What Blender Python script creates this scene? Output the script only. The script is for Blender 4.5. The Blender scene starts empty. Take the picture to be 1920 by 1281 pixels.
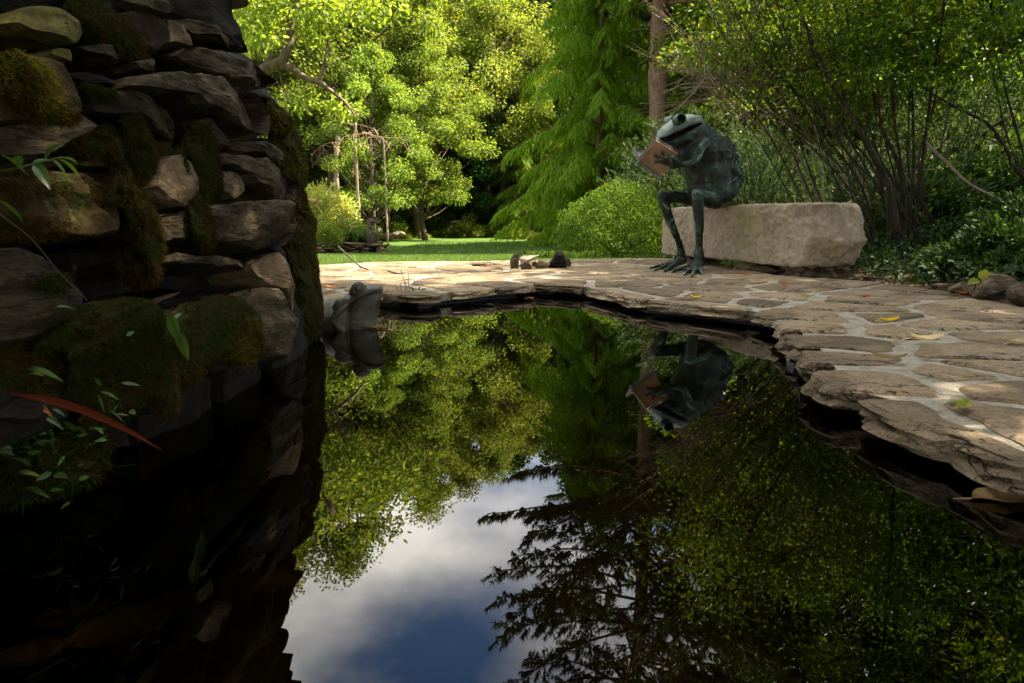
import bpy, math, random
import numpy as np
from mathutils import Vector, noise as mn
from mathutils.geometry import tessellate_polygon
random.seed(7)
SC = bpy.context.scene
COL = SC.collection
R = math.radians
# ------------------------------------------------------------------ camera
CAMZ, PITCH, FPX = 0.37, R(10.0), 1280.0
cd = bpy.data.cameras.new('camera'); cam = bpy.data.objects.new('camera', cd); COL.objects.link(cam)
cam.location = (0, 0, CAMZ); cam.rotation_euler = (R(90) - PITCH, 0, 0)
cd.sensor_width = 36; cd.lens = 24; cd.clip_start = .02; cd.clip_end = 2000
cd.dof.use_dof = True; cd.dof.focus_distance = 4.2; cd.dof.aperture_fstop = 14.0
SC.camera = cam
# ------------------------------------------------------------------ sky, sun, exposure
SUN = Vector((0.66, 0.10, 1.0)).normalized()          # towards the sun
SUN_EL = math.asin(SUN.z); SUN_AZ = math.atan2(SUN.x, SUN.y)
W = bpy.data.worlds.new('World'); SC.world = W; W.use_nodes = True
nt = W.node_tree; nt.nodes.clear()
def wn(t, **k):
    n = nt.nodes.new(t)
    for a, b in k.items(): setattr(n, a, b)
    return n
out = wn('ShaderNodeOutputWorld'); bg = wn('ShaderNodeBackground'); bg.inputs[1].default_value = 0.049
sky = wn('ShaderNodeTexSky', sky_type='NISHITA'); sky.sun_disc = False
sky.sun_elevation = SUN_EL; sky.sun_rotation = SUN_AZ; sky.dust_density = .6
tc = wn('ShaderNodeTexCoord'); mp = wn('ShaderNodeMapping')
mp.inputs['Scale'].default_value = (1.0, 1.0, 1.9); mp.inputs['Location'].default_value = (-.989, 1.124, -2.665)
nz = wn('ShaderNodeTexNoise'); nz.inputs['Scale'].default_value = 1.6; nz.inputs['Detail'].default_value = 7; nz.inputs['Roughness'].default_value = .5
rmp = wn('ShaderNodeValToRGB'); rmp.color_ramp.elements[0].position = .40; rmp.color_ramp.elements[1].position = .60
nz2 = wn('ShaderNodeTexNoise'); nz2.inputs['Scale'].default_value = 3.2; nz2.inputs['Detail'].default_value = 5
cr = wn('ShaderNodeValToRGB'); cr.color_ramp.elements[0].color = (9.0, 8.4, 7.7, 1); cr.color_ramp.elements[1].color = (24.5, 23.0, 20.8, 1)
cr.color_ramp.elements[0].position = .3; cr.color_ramp.elements[1].position = .7
mx = wn('ShaderNodeMix', data_type='RGBA')
L_ = nt.links.new
L_(tc.outputs['Generated'], mp.inputs['Vector']); L_(mp.outputs[0], nz.inputs['Vector']); L_(mp.outputs[0], nz2.inputs['Vector'])
L_(nz.outputs['Fac'], rmp.inputs[0]); L_(nz2.outputs['Fac'], cr.inputs[0])
L_(rmp.outputs[0], mx.inputs['Factor']); hs = wn('ShaderNodeHueSaturation'); hs.inputs['Saturation'].default_value = 1.2; hs.inputs['Value'].default_value = 1.5; L_(sky.outputs[0], hs.inputs['Color']); L_(hs.outputs[0], mx.inputs['A']); L_(cr.outputs[0], mx.inputs['B'])
L_(mx.outputs['Result'], bg.inputs[0]); L_(bg.outputs[0], out.inputs[0])
sd = bpy.data.lights.new('sun', 'SUN'); sun = bpy.data.objects.new('sun', sd); COL.objects.link(sun)
sd.energy = 5.0; sd.angle = R(.55); sd.color = (1.0, .88, .68)
sun.rotation_euler = SUN.to_track_quat('Z', 'Y').to_euler(); sun.location = (20, -8, 30)
SC.view_settings.view_transform = 'Standard'; SC.view_settings.look = 'None'
SC.view_settings.exposure = 2.75; SC.view_settings.gamma = 1.0; SC.view_settings.use_curve_mapping = False
SC.render.engine = 'CYCLES'
cy = SC.cycles; cy.use_denoising = True; cy.max_bounces = 7; cy.diffuse_bounces = 3; cy.glossy_bounces = 3
cy.transmission_bounces = 4; cy.transparent_max_bounces = 8; cy.caustics_reflective = False; cy.caustics_refractive = False
cy.sample_clamp_indirect = 6

# ------------------------------------------------------------------ helpers
SP, CP = math.sin(PITCH), math.cos(PITCH)
def ray(px, py):                                         # direction through a photo pixel (1920 x 1281)
    dx, dy = (px - 960) / FPX, (640.5 - py) / FPX
    return Vector((dx, CP + dy * SP, -SP + dy * CP))
EYE = Vector((0, 0, CAMZ))
def on_z(px, py, z=0.0):
    r = ray(px, py); return EYE + r * ((z - CAMZ) / r.z)
def at_d(px, py, d):                                     # point at ground distance y = d
    r = ray(px, py); return EYE + r * (d / r.y)
def on_plane(px, py, p0, n):
    r = ray(px, py); return EYE + r * ((p0 - EYE).dot(n) / r.dot(n))
A = lambda v: np.array(v, dtype=np.float64)

def vnoise(p, scale=1.0, seed=0):                        # cheap value noise, -1..1, vectorised
    p = np.asarray(p) * scale + seed * 17.31
    i = np.floor(p).astype(np.int64); f = p - i; f = f * f * (3 - 2 * f)
    def h(a, b, c):
        n = (a * 73856093) ^ (b * 19349663) ^ (c * 83492791)
        n = (n ^ (n >> 13)) * 1274126177
        return ((n ^ (n >> 16)) & 0xffff) / 32767.5 - 1
    x, y, z = i[:, 0], i[:, 1], i[:, 2]; u, v, w = f[:, 0], f[:, 1], f[:, 2]
    l = lambda a, b, t: a + (b - a) * t
    return l(l(l(h(x, y, z), h(x+1, y, z), u), l(h(x, y+1, z), h(x+1, y+1, z), u), v),
             l(l(h(x, y, z+1), h(x+1, y, z+1), u), l(h(x, y+1, z+1), h(x+1, y+1, z+1), u), v), w)
def fnoise(p, scale=1.0, seed=0, oct=4, rough=.5):
    s = 0; a = 1.0; t = 0
    for k in range(oct):
        s = s + a * vnoise(p, scale * 2 ** k, seed + k); t += a; a *= rough
    return s / t

class MB:                                                # collects geometry for ONE mesh object
    def __init__(s): s.v = []; s.n = 0; s.f = []; s.m = []
    def add(s, v, f, mi=0):
        v = np.asarray(v, dtype=np.float64).reshape(-1, 3)
        if isinstance(f, np.ndarray): s.f.append((f + s.n)); s.m.append((len(f), mi))
        else:
            d = {}
            for q in f: d.setdefault(len(q), []).append(q)
            for q in d.values(): s.f.append(np.array(q, dtype=np.int64) + s.n); s.m.append((len(q), mi))
        s.v.append(v); s.n += len(v); return s
    def mesh(s, name, mats, smooth=False, off=None):
        V = np.concatenate(s.v)
        if off is not None: V = V - np.array(off)
        me = bpy.data.meshes.new(name)
        me.vertices.add(len(V)); me.vertices.foreach_set('co', V.astype(np.float32).ravel())
        li = np.concatenate([f.ravel() for f in s.f]); tot = np.concatenate([np.full(len(f), f.shape[1]) for f in s.f])
        st = np.concatenate([[0], np.cumsum(tot)[:-1]])
        me.loops.add(len(li)); me.loops.foreach_set('vertex_index', li.astype(np.int32))
        me.polygons.add(len(tot)); me.polygons.foreach_set('loop_start', st.astype(np.int32)); me.polygons.foreach_set('loop_total', tot.astype(np.int32))
        mi = np.concatenate([np.full(n, m) for n, m in s.m])
        me.polygons.foreach_set('material_index', mi.astype(np.int32))
        me.polygons.foreach_set('use_smooth', np.full(len(tot), smooth))
        me.update(calc_edges=True); me.validate()
        for m in (mats if isinstance(mats, (list, tuple)) else [mats]): me.materials.append(m)
        return me
    def build(s, name, mats, parent=None, smooth=False, loc=None):
        off = parent['_loc'] if parent is not None else (loc if loc is not None else (0, 0, 0))
        o = bpy.data.objects.new(name, s.mesh(name, mats, smooth, off)); COL.objects.link(o)
        if parent is not None: o.parent = parent; o['_loc'] = parent['_loc']
        else: o.location = off; o['_loc'] = tuple(off)
        return o
def tag(o, label=None, cat=None, group=None, kind=None):
    if label: o['label'] = label
    if cat: o['category'] = cat
    if group: o['group'] = group
    if kind: o['kind'] = kind
    return o
def thing(name, label, cat, loc=(0, 0, 0), group=None):
    o = bpy.data.objects.new(name, None); COL.objects.link(o); o.location = loc; o['_loc'] = tuple(loc)
    o.empty_display_size = .1
    return tag(o, label, cat, group)
def copy_tree(o, loc, rz=0, sc=1.0, label=None, group=None, parent=None):
    c = o.copy(); COL.objects.link(c)
    if parent is None:
        c.location = loc; c.rotation_euler = (0, 0, rz)
        c.scale = sc if isinstance(sc, (tuple, list)) else (sc, sc, sc)
        if label: c['label'] = label
        if group: c['group'] = group
    else: c.parent = parent
    for ch in o.children: copy_tree(ch, None, parent=c)
    return c
def catmull(pts, n):
    P = A(pts); k = len(P)
    if k < 3:
        t = np.linspace(0, 1, n)[:, None]; return P[0] * (1 - t) + P[-1] * t
    Q = np.vstack([2 * P[0] - P[1], P, 2 * P[-1] - P[-2]]); o = []
    for u in np.linspace(0, k - 1 - 1e-6, n):
        i = int(u); t = u - i; a, b, c, d = Q[i], Q[i+1], Q[i+2], Q[i+3]
        o.append(.5 * (2*b + (c - a)*t + (2*a - 5*b + 4*c - d)*t*t + (3*b - a - 3*c + d)*t**3))
    return A(o)
def tube(mb, pts, rad, sides=6, mi=0, cap=True, wob=0.0, seed=0):
    P = A(pts); n = len(P); rad = np.broadcast_to(np.asarray(rad, float), (n,)) if np.ndim(rad) == 0 else np.asarray(rad, float)
    T = np.gradient(P, axis=0); T /= np.linalg.norm(T, axis=1)[:, None] + 1e-12
    ref = np.array([0, 0, 1.]) if abs(T[0, 2]) < .9 else np.array([1., 0, 0])
    V = []
    u = np.cross(T[0], ref); u /= np.linalg.norm(u)
    th = np.linspace(0, 2*math.pi, sides, endpoint=False)
    for i in range(n):
        u = u - T[i] * u.dot(T[i]); u /= np.linalg.norm(u) + 1e-12; w = np.cross(T[i], u)
        V.append(P[i] + rad[i] * (np.cos(th)[:, None] * u + np.sin(th)[:, None] * w))
    V = np.concatenate(V)
    if wob: V = V + (vnoise(V, 9, seed) * wob)[:, None] * np.repeat(rad, sides)[:, None] * 0.6
    i = np.arange(n - 1)[:, None] * sides; j = np.arange(sides)[None]; j2 = (j + 1) % sides
    F = np.stack([i + j, i + j2, i + sides + j2, i + sides + j], -1).reshape(-1, 4)
    mb.add(V, F, mi)
    if cap:
        b = mb.n - len(V)
        mb.f.append(np.array([[b + k for k in range(sides)][::-1], [b + (n-1)*sides + k for k in range(sides)]])); mb.m.append((2, mi))
def ico(sub=2):
    import bmesh
    bm = bmesh.new(); bmesh.ops.create_icosphere(bm, subdivisions=sub, radius=1)
    V = A([v.co[:] for v in bm.verts]); F = np.array([[v.index for v in f.verts] for f in bm.faces]); bm.free(); return V, F
ICO = {k: ico(k) for k in (1, 2, 3, 4)}
def unit(v): return v / (np.linalg.norm(v, axis=-1, keepdims=True) + 1e-12)
def rock(mb, c, s, seed, sub=3, cuts=9, amp=.07, rot=0, mi=0):   # faceted boulder
    rg = np.random.default_rng(seed); V, F = ICO[sub]; V = V.copy()
    for k in range(cuts):
        n = unit(rg.normal(size=3)); d = rg.uniform(.55, .85); q = V @ n
        V = V - np.maximum(q - d, 0)[:, None] * n
    V = V * (1 + amp * fnoise(V, 1.7, seed))[:, None] + (amp * .35) * np.stack([fnoise(V, 5, seed + k, 2) for k in (1, 2, 3)], 1)
    V = V * A(s); cc, ss = math.cos(rot), math.sin(rot)
    V = np.stack([V[:, 0]*cc - V[:, 1]*ss, V[:, 0]*ss + V[:, 1]*cc, V[:, 2]], 1) + A(c)
    mb.add(V, F, mi)
def leaf_cloud(mb, P, D, N, L, Wd, kind=4, fold=.25, droop=.12, mi=0):
    n = len(P); D = unit(D); S = unit(np.cross(D, N)); N = np.cross(S, D)
    L = np.broadcast_to(np.asarray(L, float), (n,))[:, None]; Wd = np.broadcast_to(np.asarray(Wd, float), (n,))[:, None]
    dn = np.array([0, 0, -1.])
    if kind == 4:
        V = np.stack([P, P + .45*L*D + .5*Wd*S + fold*.5*Wd*N, P + L*D + droop*L*dn, P + .45*L*D - .5*Wd*S + fold*.5*Wd*N], 1)
        F = np.arange(4)
    elif kind == 3:
        V = np.stack([P - .5*Wd*S, P + .5*Wd*S, P + L*D + droop*L*dn], 1); F = np.arange(3)
    else:
        m1, m2 = P + .3*L*D, P + .68*L*D + .3*droop*L*dn
        V = np.stack([P, m1 + .5*Wd*S + fold*.5*Wd*N, m2 + .4*Wd*S + fold*.4*Wd*N, P + L*D + droop*L*dn,
                      m2 - .4*Wd*S + fold*.4*Wd*N, m1 - .5*Wd*S + fold*.5*Wd*N], 1)
        F = np.array([[0, 1, 2, 3], [0, 3, 4, 5]])
    k = V.shape[1]; F = np.atleast_2d(F)
    FF = (np.arange(n)[:, None, None] * k + F[None]).reshape(-1, F.shape[1])
    mb.add(V.reshape(-1, 3), FF, mi)

# ------------------------------------------------------------------ materials
def mat(name, rough=.8, spec=.3):
    m = bpy.data.materials.new(name); m.use_nodes = True; t = m.node_tree; b = t.nodes['Principled BSDF']
    b.inputs['Roughness'].default_value = rough; b.inputs['Specular IOR Level'].default_value = spec if rough < .75 else spec * .5
    return m, t, b
def nd(t, ty, **k):
    n = t.nodes.new(ty)
    for a, b in k.items():
        if a in n.inputs.keys(): n.inputs[a].default_value = b
        else: setattr(n, a, b)
    return n
def ramp(t, fac, stops):
    r = nd(t, 'ShaderNodeValToRGB'); e = r.color_ramp.elements
    while len(e) < len(stops): e.new(.5)
    for x, (p, c) in zip(e, stops): x.position = p; x.color = (*c, 1) if len(c) == 3 else c
    t.links.new(fac, r.inputs[0]); return r.outputs[0]
def mixc(t, fac, a, b, mode='MIX'):
    m = nd(t, 'ShaderNodeMix', data_type='RGBA', blend_type=mode)
    for s, x in (('Factor', fac), ('A', a), ('B', b)):
        if hasattr(x, 'is_linked'): t.links.new(x, m.inputs[s])
        elif s == 'Factor': m.inputs[s].default_value = x
        else: m.inputs[s].default_value = (*x, 1)
    return m.outputs['Result']
def noise_tex(t, scale, detail=6, rough=.55, vec=None, dist=0.0):
    n = nd(t, 'ShaderNodeTexNoise', Scale=scale, Detail=detail, Roughness=rough, Distortion=dist)
    if vec is not None: t.links.new(vec, n.inputs['Vector'])
    return n.outputs['Fac']
def ocoord(t, sc=(1, 1, 1)):
    c = nd(t, 'ShaderNodeTexCoord'); m = nd(t, 'ShaderNodeMapping'); m.inputs['Scale'].default_value = sc
    t.links.new(c.outputs['Object'], m.inputs['Vector']); return m.outputs[0]
def bump(t, b, h, strength=.5, dist=.01):
    n = nd(t, 'ShaderNodeBump', Strength=strength, Distance=dist); t.links.new(h, n.inputs['Height']); t.links.new(n.outputs[0], b.inputs['Normal'])
def math_(t, op, a, b):
    m = nd(t, 'ShaderNodeMath', operation=op)
    for i, x in enumerate((a, b)):
        if hasattr(x, 'is_linked'): t.links.new(x, m.inputs[i])
        else: m.inputs[i].default_value = x
    return m.outputs[0]
def stone_mat(name, cols, scale=6, strata=(1, 1, 3), bs=.6, bd=.012, fine=60, rough=.85, spots=None, rnd=.25):
    m, t, b = mat(name, rough, .25); v = ocoord(t, strata)
    oi = nd(t, 'ShaderNodeObjectInfo')
    add = nd(t, 'ShaderNodeVectorMath', operation='ADD'); t.links.new(v, add.inputs[0])
    ml = nd(t, 'ShaderNodeVectorMath', operation='SCALE'); ml.inputs[0].default_value = (31, 17, 23); t.links.new(oi.outputs['Random'], ml.inputs['Scale'])
    t.links.new(ml.outputs[0], add.inputs[1]); v = add.outputs[0]
    n1 = noise_tex(t, scale, 8, .62, v, .3); n2 = noise_tex(t, fine, 5, .6, v)
    c = ramp(t, n1, [(.28 + .44 * i / (len(cols) - 1), x) for i, x in enumerate(cols)])
    c = mixc(t, .55, c, ramp(t, n2, [(.3, (.45, .45, .45)), (.7, (1.25, 1.22, 1.18))]), 'MULTIPLY')
    hv = nd(t, 'ShaderNodeHueSaturation'); t.links.new(c, hv.inputs['Color'])
    mr = nd(t, 'ShaderNodeMapRange'); t.links.new(oi.outputs['Random'], mr.inputs[0]); mr.inputs[3].default_value = 1 - rnd; mr.inputs[4].default_value = 1 + rnd
    t.links.new(mr.outputs[0], hv.inputs['Value']); c = hv.outputs[0]
    if spots:
        c = mixc(t, ramp(t, noise_tex(t, spots[1], 5, .7, v), [(spots[2], (0, 0, 0)), (spots[2] + .1, (1, 1, 1))]), c, spots[0])
    t.links.new(c, b.inputs['Base Color'])
    h = math_(t, 'ADD', n1, math_(t, 'MULTIPLY', n2, .35)); bump(t, b, h, bs, bd); return m
def leaf_mat(name, c1, c2, c3=None, trans=.45, rough=.5, hue=.03, gloss=.25, tcol=(1.4, 1.22, .42)):
    m = bpy.data.materials.new(name); m.use_nodes = True; t = m.node_tree; t.nodes.clear()
    o = nd(t, 'ShaderNodeOutputMaterial'); g = nd(t, 'ShaderNodeNewGeometry'); oi = nd(t, 'ShaderNodeObjectInfo')
    st = [(0, c1), (.75, c2)] + ([(1, c3)] if c3 else [])
    c = ramp(t, g.outputs['Random Per Island'], st)
    h = nd(t, 'ShaderNodeHueSaturation'); t.links.new(c, h.inputs['Color'])
    for i, (lo, hi) in (('Hue', (.5 - hue, .5 + hue)), ('Value', (.72, 1.25))):
        r = nd(t, 'ShaderNodeMapRange'); t.links.new(oi.outputs['Random'], r.inputs[0]); r.inputs[3].default_value = lo; r.inputs[4].default_value = hi
        t.links.new(r.outputs[0], h.inputs[i])
    pr = nd(t, 'ShaderNodeBsdfPrincipled', Roughness=rough); pr.inputs['Specular IOR Level'].default_value = gloss
    tr = nd(t, 'ShaderNodeBsdfTranslucent'); t.links.new(h.outputs[0], pr.inputs['Base Color'])
    t.links.new(mixc(t, 1.0, h.outputs[0], tcol, 'MULTIPLY'), tr.inputs['Color'])
    mx = nd(t, 'ShaderNodeMixShader'); mx.inputs[0].default_value = trans
    t.links.new(pr.outputs[0], mx.inputs[1]); t.links.new(tr.outputs[0], mx.inputs[2]); t.links.new(mx.outputs[0], o.inputs[0]); return m
def plain(name, c, rough=.6, spec=.3, var=.35, scale=30, metal=0):
    m, t, b = mat(name, rough, spec); n = noise_tex(t, scale, 4, .6, ocoord(t))
    t.links.new(ramp(t, n, [(.3, tuple(x * (1 - var) for x in c)), (.7, tuple(x * (1 + var) for x in c))]), b.inputs['Base Color'])
    b.inputs['Metallic'].default_value = metal; bump(t, b, n, .2, .004); return m
M = {}
M['flag'] = stone_mat('flagstone', [(0.0920, 0.0672, 0.0423), (0.1840, 0.1380, 0.0874), (0.2668, 0.2024, 0.1288), (0.1932, 0.1656, 0.1270)], 4.2, (1, 1, 2), 1.0, .022, 42, .85, ((.07, .058, .042), 8, .60), .32)
t = M['flag'].node_tree; b = t.nodes['Principled BSDF']; c0 = b.inputs['Base Color'].links[0].from_socket
v_ = ocoord(t, (1, 1.6, 3)); cn = noise_tex(t, 2.6, 5, .6, v_, .6); ck = ramp(t, cn, [(.485, (1, 1, 1)), (.497, (.16, .14, .12)), (.503, (.16, .14, .12)), (.515, (1, 1, 1))])
mk = ramp(t, noise_tex(t, 1.7, 3, .5, ocoord(t, (1, 1, 1))), [(.46, (0, 0, 0)), (.56, (1, 1, 1))])
c1 = mixc(t, mk, c0, mixc(t, 1.0, c0, ck, 'MULTIPLY'))
dn = ramp(t, noise_tex(t, 150, 3, .6, ocoord(t)), [(.36, (.35, .33, .3)), (.46, (1, 1, 1))]); t.links.new(mixc(t, .8, c1, dn, 'MULTIPLY'), b.inputs['Base Color'])
M['mortar'] = stone_mat('mortar', [(.22, .19, .14), (.40, .36, .29), (.50, .455, .38)], 20, (1, 1, 1), 1.0, .03, 110, .95, ((.20, .17, .13), 11, .53), .0)
M['bench'] = stone_mat('bench_stone', [(0.1692, 0.1340, 0.0917), (0.2750, 0.2221, 0.1587), (0.3244, 0.2715, 0.2010)], 5, (1, 1, 1), 1.0, .02, 40, .9, ((.22, .19, .10), 2.2, .58), .05)
M['schist'] = stone_mat('schist', [(.008, .006, .0034), (.031, .0235, .0133), (.062, .0475, .0285), (.040, .033, .0215)], 5, (1, 1, 3.5), 1.0, .02, 45, .8, ((.05, .048, .016), 5, .60), .3)
M['pale'] = stone_mat('pale_schist', [(0.0504, 0.0360, 0.0216), (0.1044, 0.0756, 0.0468), (0.1368, 0.1044, 0.0684)], 5, (1, 1, 2), .9, .012, 50, .8, ((.17, .16, .07), 6, .63), .15)
M['algae'] = stone_mat('algae_stone', [(0.0560, 0.0560, 0.0112), (0.1000, 0.0960, 0.0240), (0.1320, 0.1160, 0.0440)], 6, (1, 1, 1), .6, .008, 70, .8, ((.14, .10, .03), 5, .6), .1)
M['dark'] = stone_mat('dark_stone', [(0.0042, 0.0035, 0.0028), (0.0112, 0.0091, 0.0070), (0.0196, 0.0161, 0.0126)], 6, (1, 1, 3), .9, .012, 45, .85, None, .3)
M['rust'] = stone_mat('mossy_rust_stone', [(0.0112, 0.0072, 0.0024), (0.0272, 0.0160, 0.0040), (0.0400, 0.0264, 0.0056)], 9, (1, 1, 1), 1.0, .02, 70, .95, ((.05, .06, .012), 7, .55), .1)
M['garden'] = stone_mat('garden_stone', [(.05, .037, .024), (.11, .085, .056), (.17, .135, .095)], 6, (1, 1, 2.5), .8, .02, 30, .85, ((.10, .10, .04), 4, .62), .35)
M['boulder'] = stone_mat('boulder', [(.13, .11, .08), (.23, .20, .15), (.31, .275, .22)], 3, (1, 1, 1), .8, .03, 24, .85, ((.20, .19, .09), 3, .6), .2)
M['soil'] = stone_mat('soil', [(.018, .012, .007), (.04, .027, .016), (.07, .048, .028)], 4, (1, 1, 1), 1, .03, 40, .95, ((.03, .045, .012), 1.3, .56), 0)
M['bark'] = stone_mat('bark', [(.045, .034, .024), (.10, .078, .056), (.15, .12, .09)], 9, (3, 3, .5), 1, .03, 40, .9, ((.10, .11, .06), 3, .64), .25)
M['redbark'] = stone_mat('reddish_bark', [(.08, .045, .028), (.20, .125, .08), (.28, .19, .13)], 8, (4, 4, .35), 1, .03, 40, .9, None, .1)
M['darkbark'] = stone_mat('dark_bark', [(.018, .014, .010), (.045, .035, .025), (.085, .068, .05)], 10, (2, 2, .6), .9, .01, 60, .85, ((.13, .12, .09), 7, .67), .25)
M['palebark'] = stone_mat('pale_bark', [(.16, .12, .085), (.28, .22, .16), (.36, .30, .23)], 8, (2, 2, .6), .8, .012, 50, .85, None, .15)
M['limbbark'] = stone_mat('limb_bark', [(.06, .045, .032), (.13, .10, .075), (.19, .155, .12)], 8, (2, 2, .6), .9, .02, 40, .9, None, .1)
M['twig'] = plain('dry_twig', (.26, .18, .12), .8)
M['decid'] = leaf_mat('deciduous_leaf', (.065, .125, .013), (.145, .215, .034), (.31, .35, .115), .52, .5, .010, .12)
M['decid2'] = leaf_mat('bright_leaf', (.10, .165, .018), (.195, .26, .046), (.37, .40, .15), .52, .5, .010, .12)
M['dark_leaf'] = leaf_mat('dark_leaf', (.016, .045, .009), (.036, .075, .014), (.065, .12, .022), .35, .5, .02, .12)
M['maple'] = leaf_mat('understory_leaf', (.042, .095, .009), (.085, .155, .014), (.19, .235, .022), .50, .45, .014, .15, tcol=(1.45, 1.25, .4))
M['conifer'] = leaf_mat('feathery_needle', (.10, .20, .014), (.18, .31, .024), (.30, .42, .045), .62, .6, .01, .06)
M['pine'] = leaf_mat('pine_needle', (.025, .055, .014), (.045, .085, .02), (.065, .11, .03), .25, .5, .01)
M['juniper'] = leaf_mat('juniper_needle', (.040, .082, .030), (.070, .125, .046), (.125, .175, .068), .3, .6, .01)
M['box'] = leaf_mat('boxwood_leaf', (.042, .105, .010), (.08, .16, .016), (.14, .23, .028), .4, .5, .01, .12)
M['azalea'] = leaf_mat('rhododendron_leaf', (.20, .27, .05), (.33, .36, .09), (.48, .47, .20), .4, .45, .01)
M['redmaple'] = leaf_mat('dark_red_leaf', (.020, .014, .008), (.035, .022, .012), (.05, .035, .016), .3, .5, .01)
M['cover'] = leaf_mat('ground_cover_leaf', (.014, .036, .011), (.028, .058, .016), (.055, .09, .02), .3, .5, .01, .12)
M['grassm'] = leaf_mat('grass_blade', (.05, .105, .020), (.08, .145, .030), (.14, .19, .05), .4, .5, .0)
def cracks(nm, sc, st, lo, k):
    t = M[nm].node_tree; b = t.nodes['Principled BSDF']; c0 = b.inputs['Base Color'].links[0].from_socket
    cn = noise_tex(t, sc, 6, .62, ocoord(t, st), .8); ck = ramp(t, cn, [(.470, (1, 1, 1)), (.496, (lo, lo, lo)), (.504, (lo, lo, lo)), (.530, (1, 1, 1))])
    cm = ramp(t, noise_tex(t, 14, 5, .7, ocoord(t)), [(.33, (.5, .47, .42)), (.62, (1.35, 1.3, 1.2))]); t.links.new(mixc(t, 1.0, mixc(t, k, c0, ck, 'MULTIPLY'), cm, 'MULTIPLY'), b.inputs['Base Color'])
cracks('schist', 6, (1.2, 1, 6), .12, .85); cracks('pale', 5, (1, 1, 2.5), .25, .7); cracks('dark', 6, (1.2, 1, 6), .2, .8); cracks('algae', 5, (1, 1, 1.5), .4, .6); cracks('garden', 7, (1, 1, 4), .2, .8)
M['moss'] = leaf_mat('moss_strand', (.05, .062, .006), (.11, .10, .008), (.16, .12, .010), .35, .9, .03, .05)
M['rmoss'] = leaf_mat('rusty_moss_strand', (.022, .013, .003), (.042, .024, .004), (.062, .044, .006), .3, .9, .02, .05)
M['gmoss'] = leaf_mat('green_moss_strand', (.012, .020, .003), (.022, .036, .004), (.042, .046, .006), .35, .9, .02, .05)
M['mossbase'] = plain('moss_mat', (.014, .013, .004), 1, .05, .6, 60)
# ================================================================== the ground
EDGE = [(500,592),(560,577),(600,570),(650,562),(720,553),(770,555),(810,556),(825,552),(890,546),(940,541),(990,538),(1012,533),(1075,537),(1150,549),(1180,560),(1240,567),
        (1300,573),(1370,581),(1448,593),(1466,612),(1471,632),(1498,651),(1514,678),(1530,710),(1561,733),(1619,749),(1670,784),(1748,811),(1818,831),(1920,873)]
POND_EDGE = [tuple(on_z(*p)[:2]) for p in EDGE]
FAR = [(1920,578),(1830,560),(1740,543),(1640,530),(1560,523),(1450,516),(1405,508),(1345,492),(1230,484),(1060,487),(960,488),(870,490),(700,492),(595,497),(480,503)]
FAR_EDGE = [tuple(on_z(*p)[:2]) for p in FAR]
PATIO = POND_EDGE + [(1.04,.62),(1.12,.2),(1.25,-.9),(3.3,-.9),(3.2,1.6)] + FAR_EDGE + [(-3.4, 5.2), (-3.4, 2.9)]
POND = POND_EDGE + [(1.04,.62),(1.12,.2),(1.25,-.9),(1.2,-2.2),(-1.6,-2.2),(-1.25,1.0),(-1.2,2.3)]
def inside(poly, X, Y):
    c = np.zeros(X.shape, bool); n = len(poly)
    for i in range(n):
        x1, y1 = poly[i]; x2, y2 = poly[i-1]
        k = ((y1 > Y) != (y2 > Y)) & (X < (x2 - x1) * (Y - y1) / (y2 - y1 + 1e-12) + x1); c ^= k
    return c
def gz(X, Y):
    X = np.asarray(X, float); Y = np.asarray(Y, float)
    z = np.interp(Y, [-60, 5.4, 6.4, 9, 14, 33, 38, 60, 130, 400], [-.1, -.1, -.05, -.13, -.31, -.31, -.1, 2.2, 9, 22])
    r = np.clip(X - 2.4, 0, 40); z = z + np.where(Y < 33, r * .09, r * .05) * np.clip((Y + 3) / 3, 0, 1)
    l = np.clip(-X - 4.6, 0, 60); z = z + l * .10 * np.clip((Y - 13) / 5, 0, 1)
    return z + .04 * np.clip((Y - 34) / 10, 0, 1) * np.sin(X * .7) 
def GZ(x, y): return float(gz(np.array([x]), np.array([y]))[0])
xs = np.concatenate([np.linspace(-400, -20, 14), np.arange(-18, -3.5, .5), np.arange(-3.5, 4.5, .08), np.arange(4.5, 20, .5), np.linspace(22, 400, 14)])
ys = np.concatenate([np.linspace(-300, -8, 10), np.arange(-6, -2.5, .5), np.arange(-2.5, 7.2, .08), np.arange(7.2, 40, .5), np.arange(42, 100, 3), np.linspace(105, 600, 14)])
X, Y = np.meshgrid(xs, ys); Z = gz(X, Y); Z[inside(POND, X, Y)] = -.62
nx, ny = len(xs), len(ys); ii = (np.arange(ny - 1)[:, None] * nx + np.arange(nx - 1)[None]).ravel()
mb = MB().add(np.stack([X, Y, Z], -1).reshape(-1, 3), np.stack([ii, ii + 1, ii + nx + 1, ii + nx], 1))
tag(mb.build('ground', M['soil'], smooth=True), kind='structure')
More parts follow.
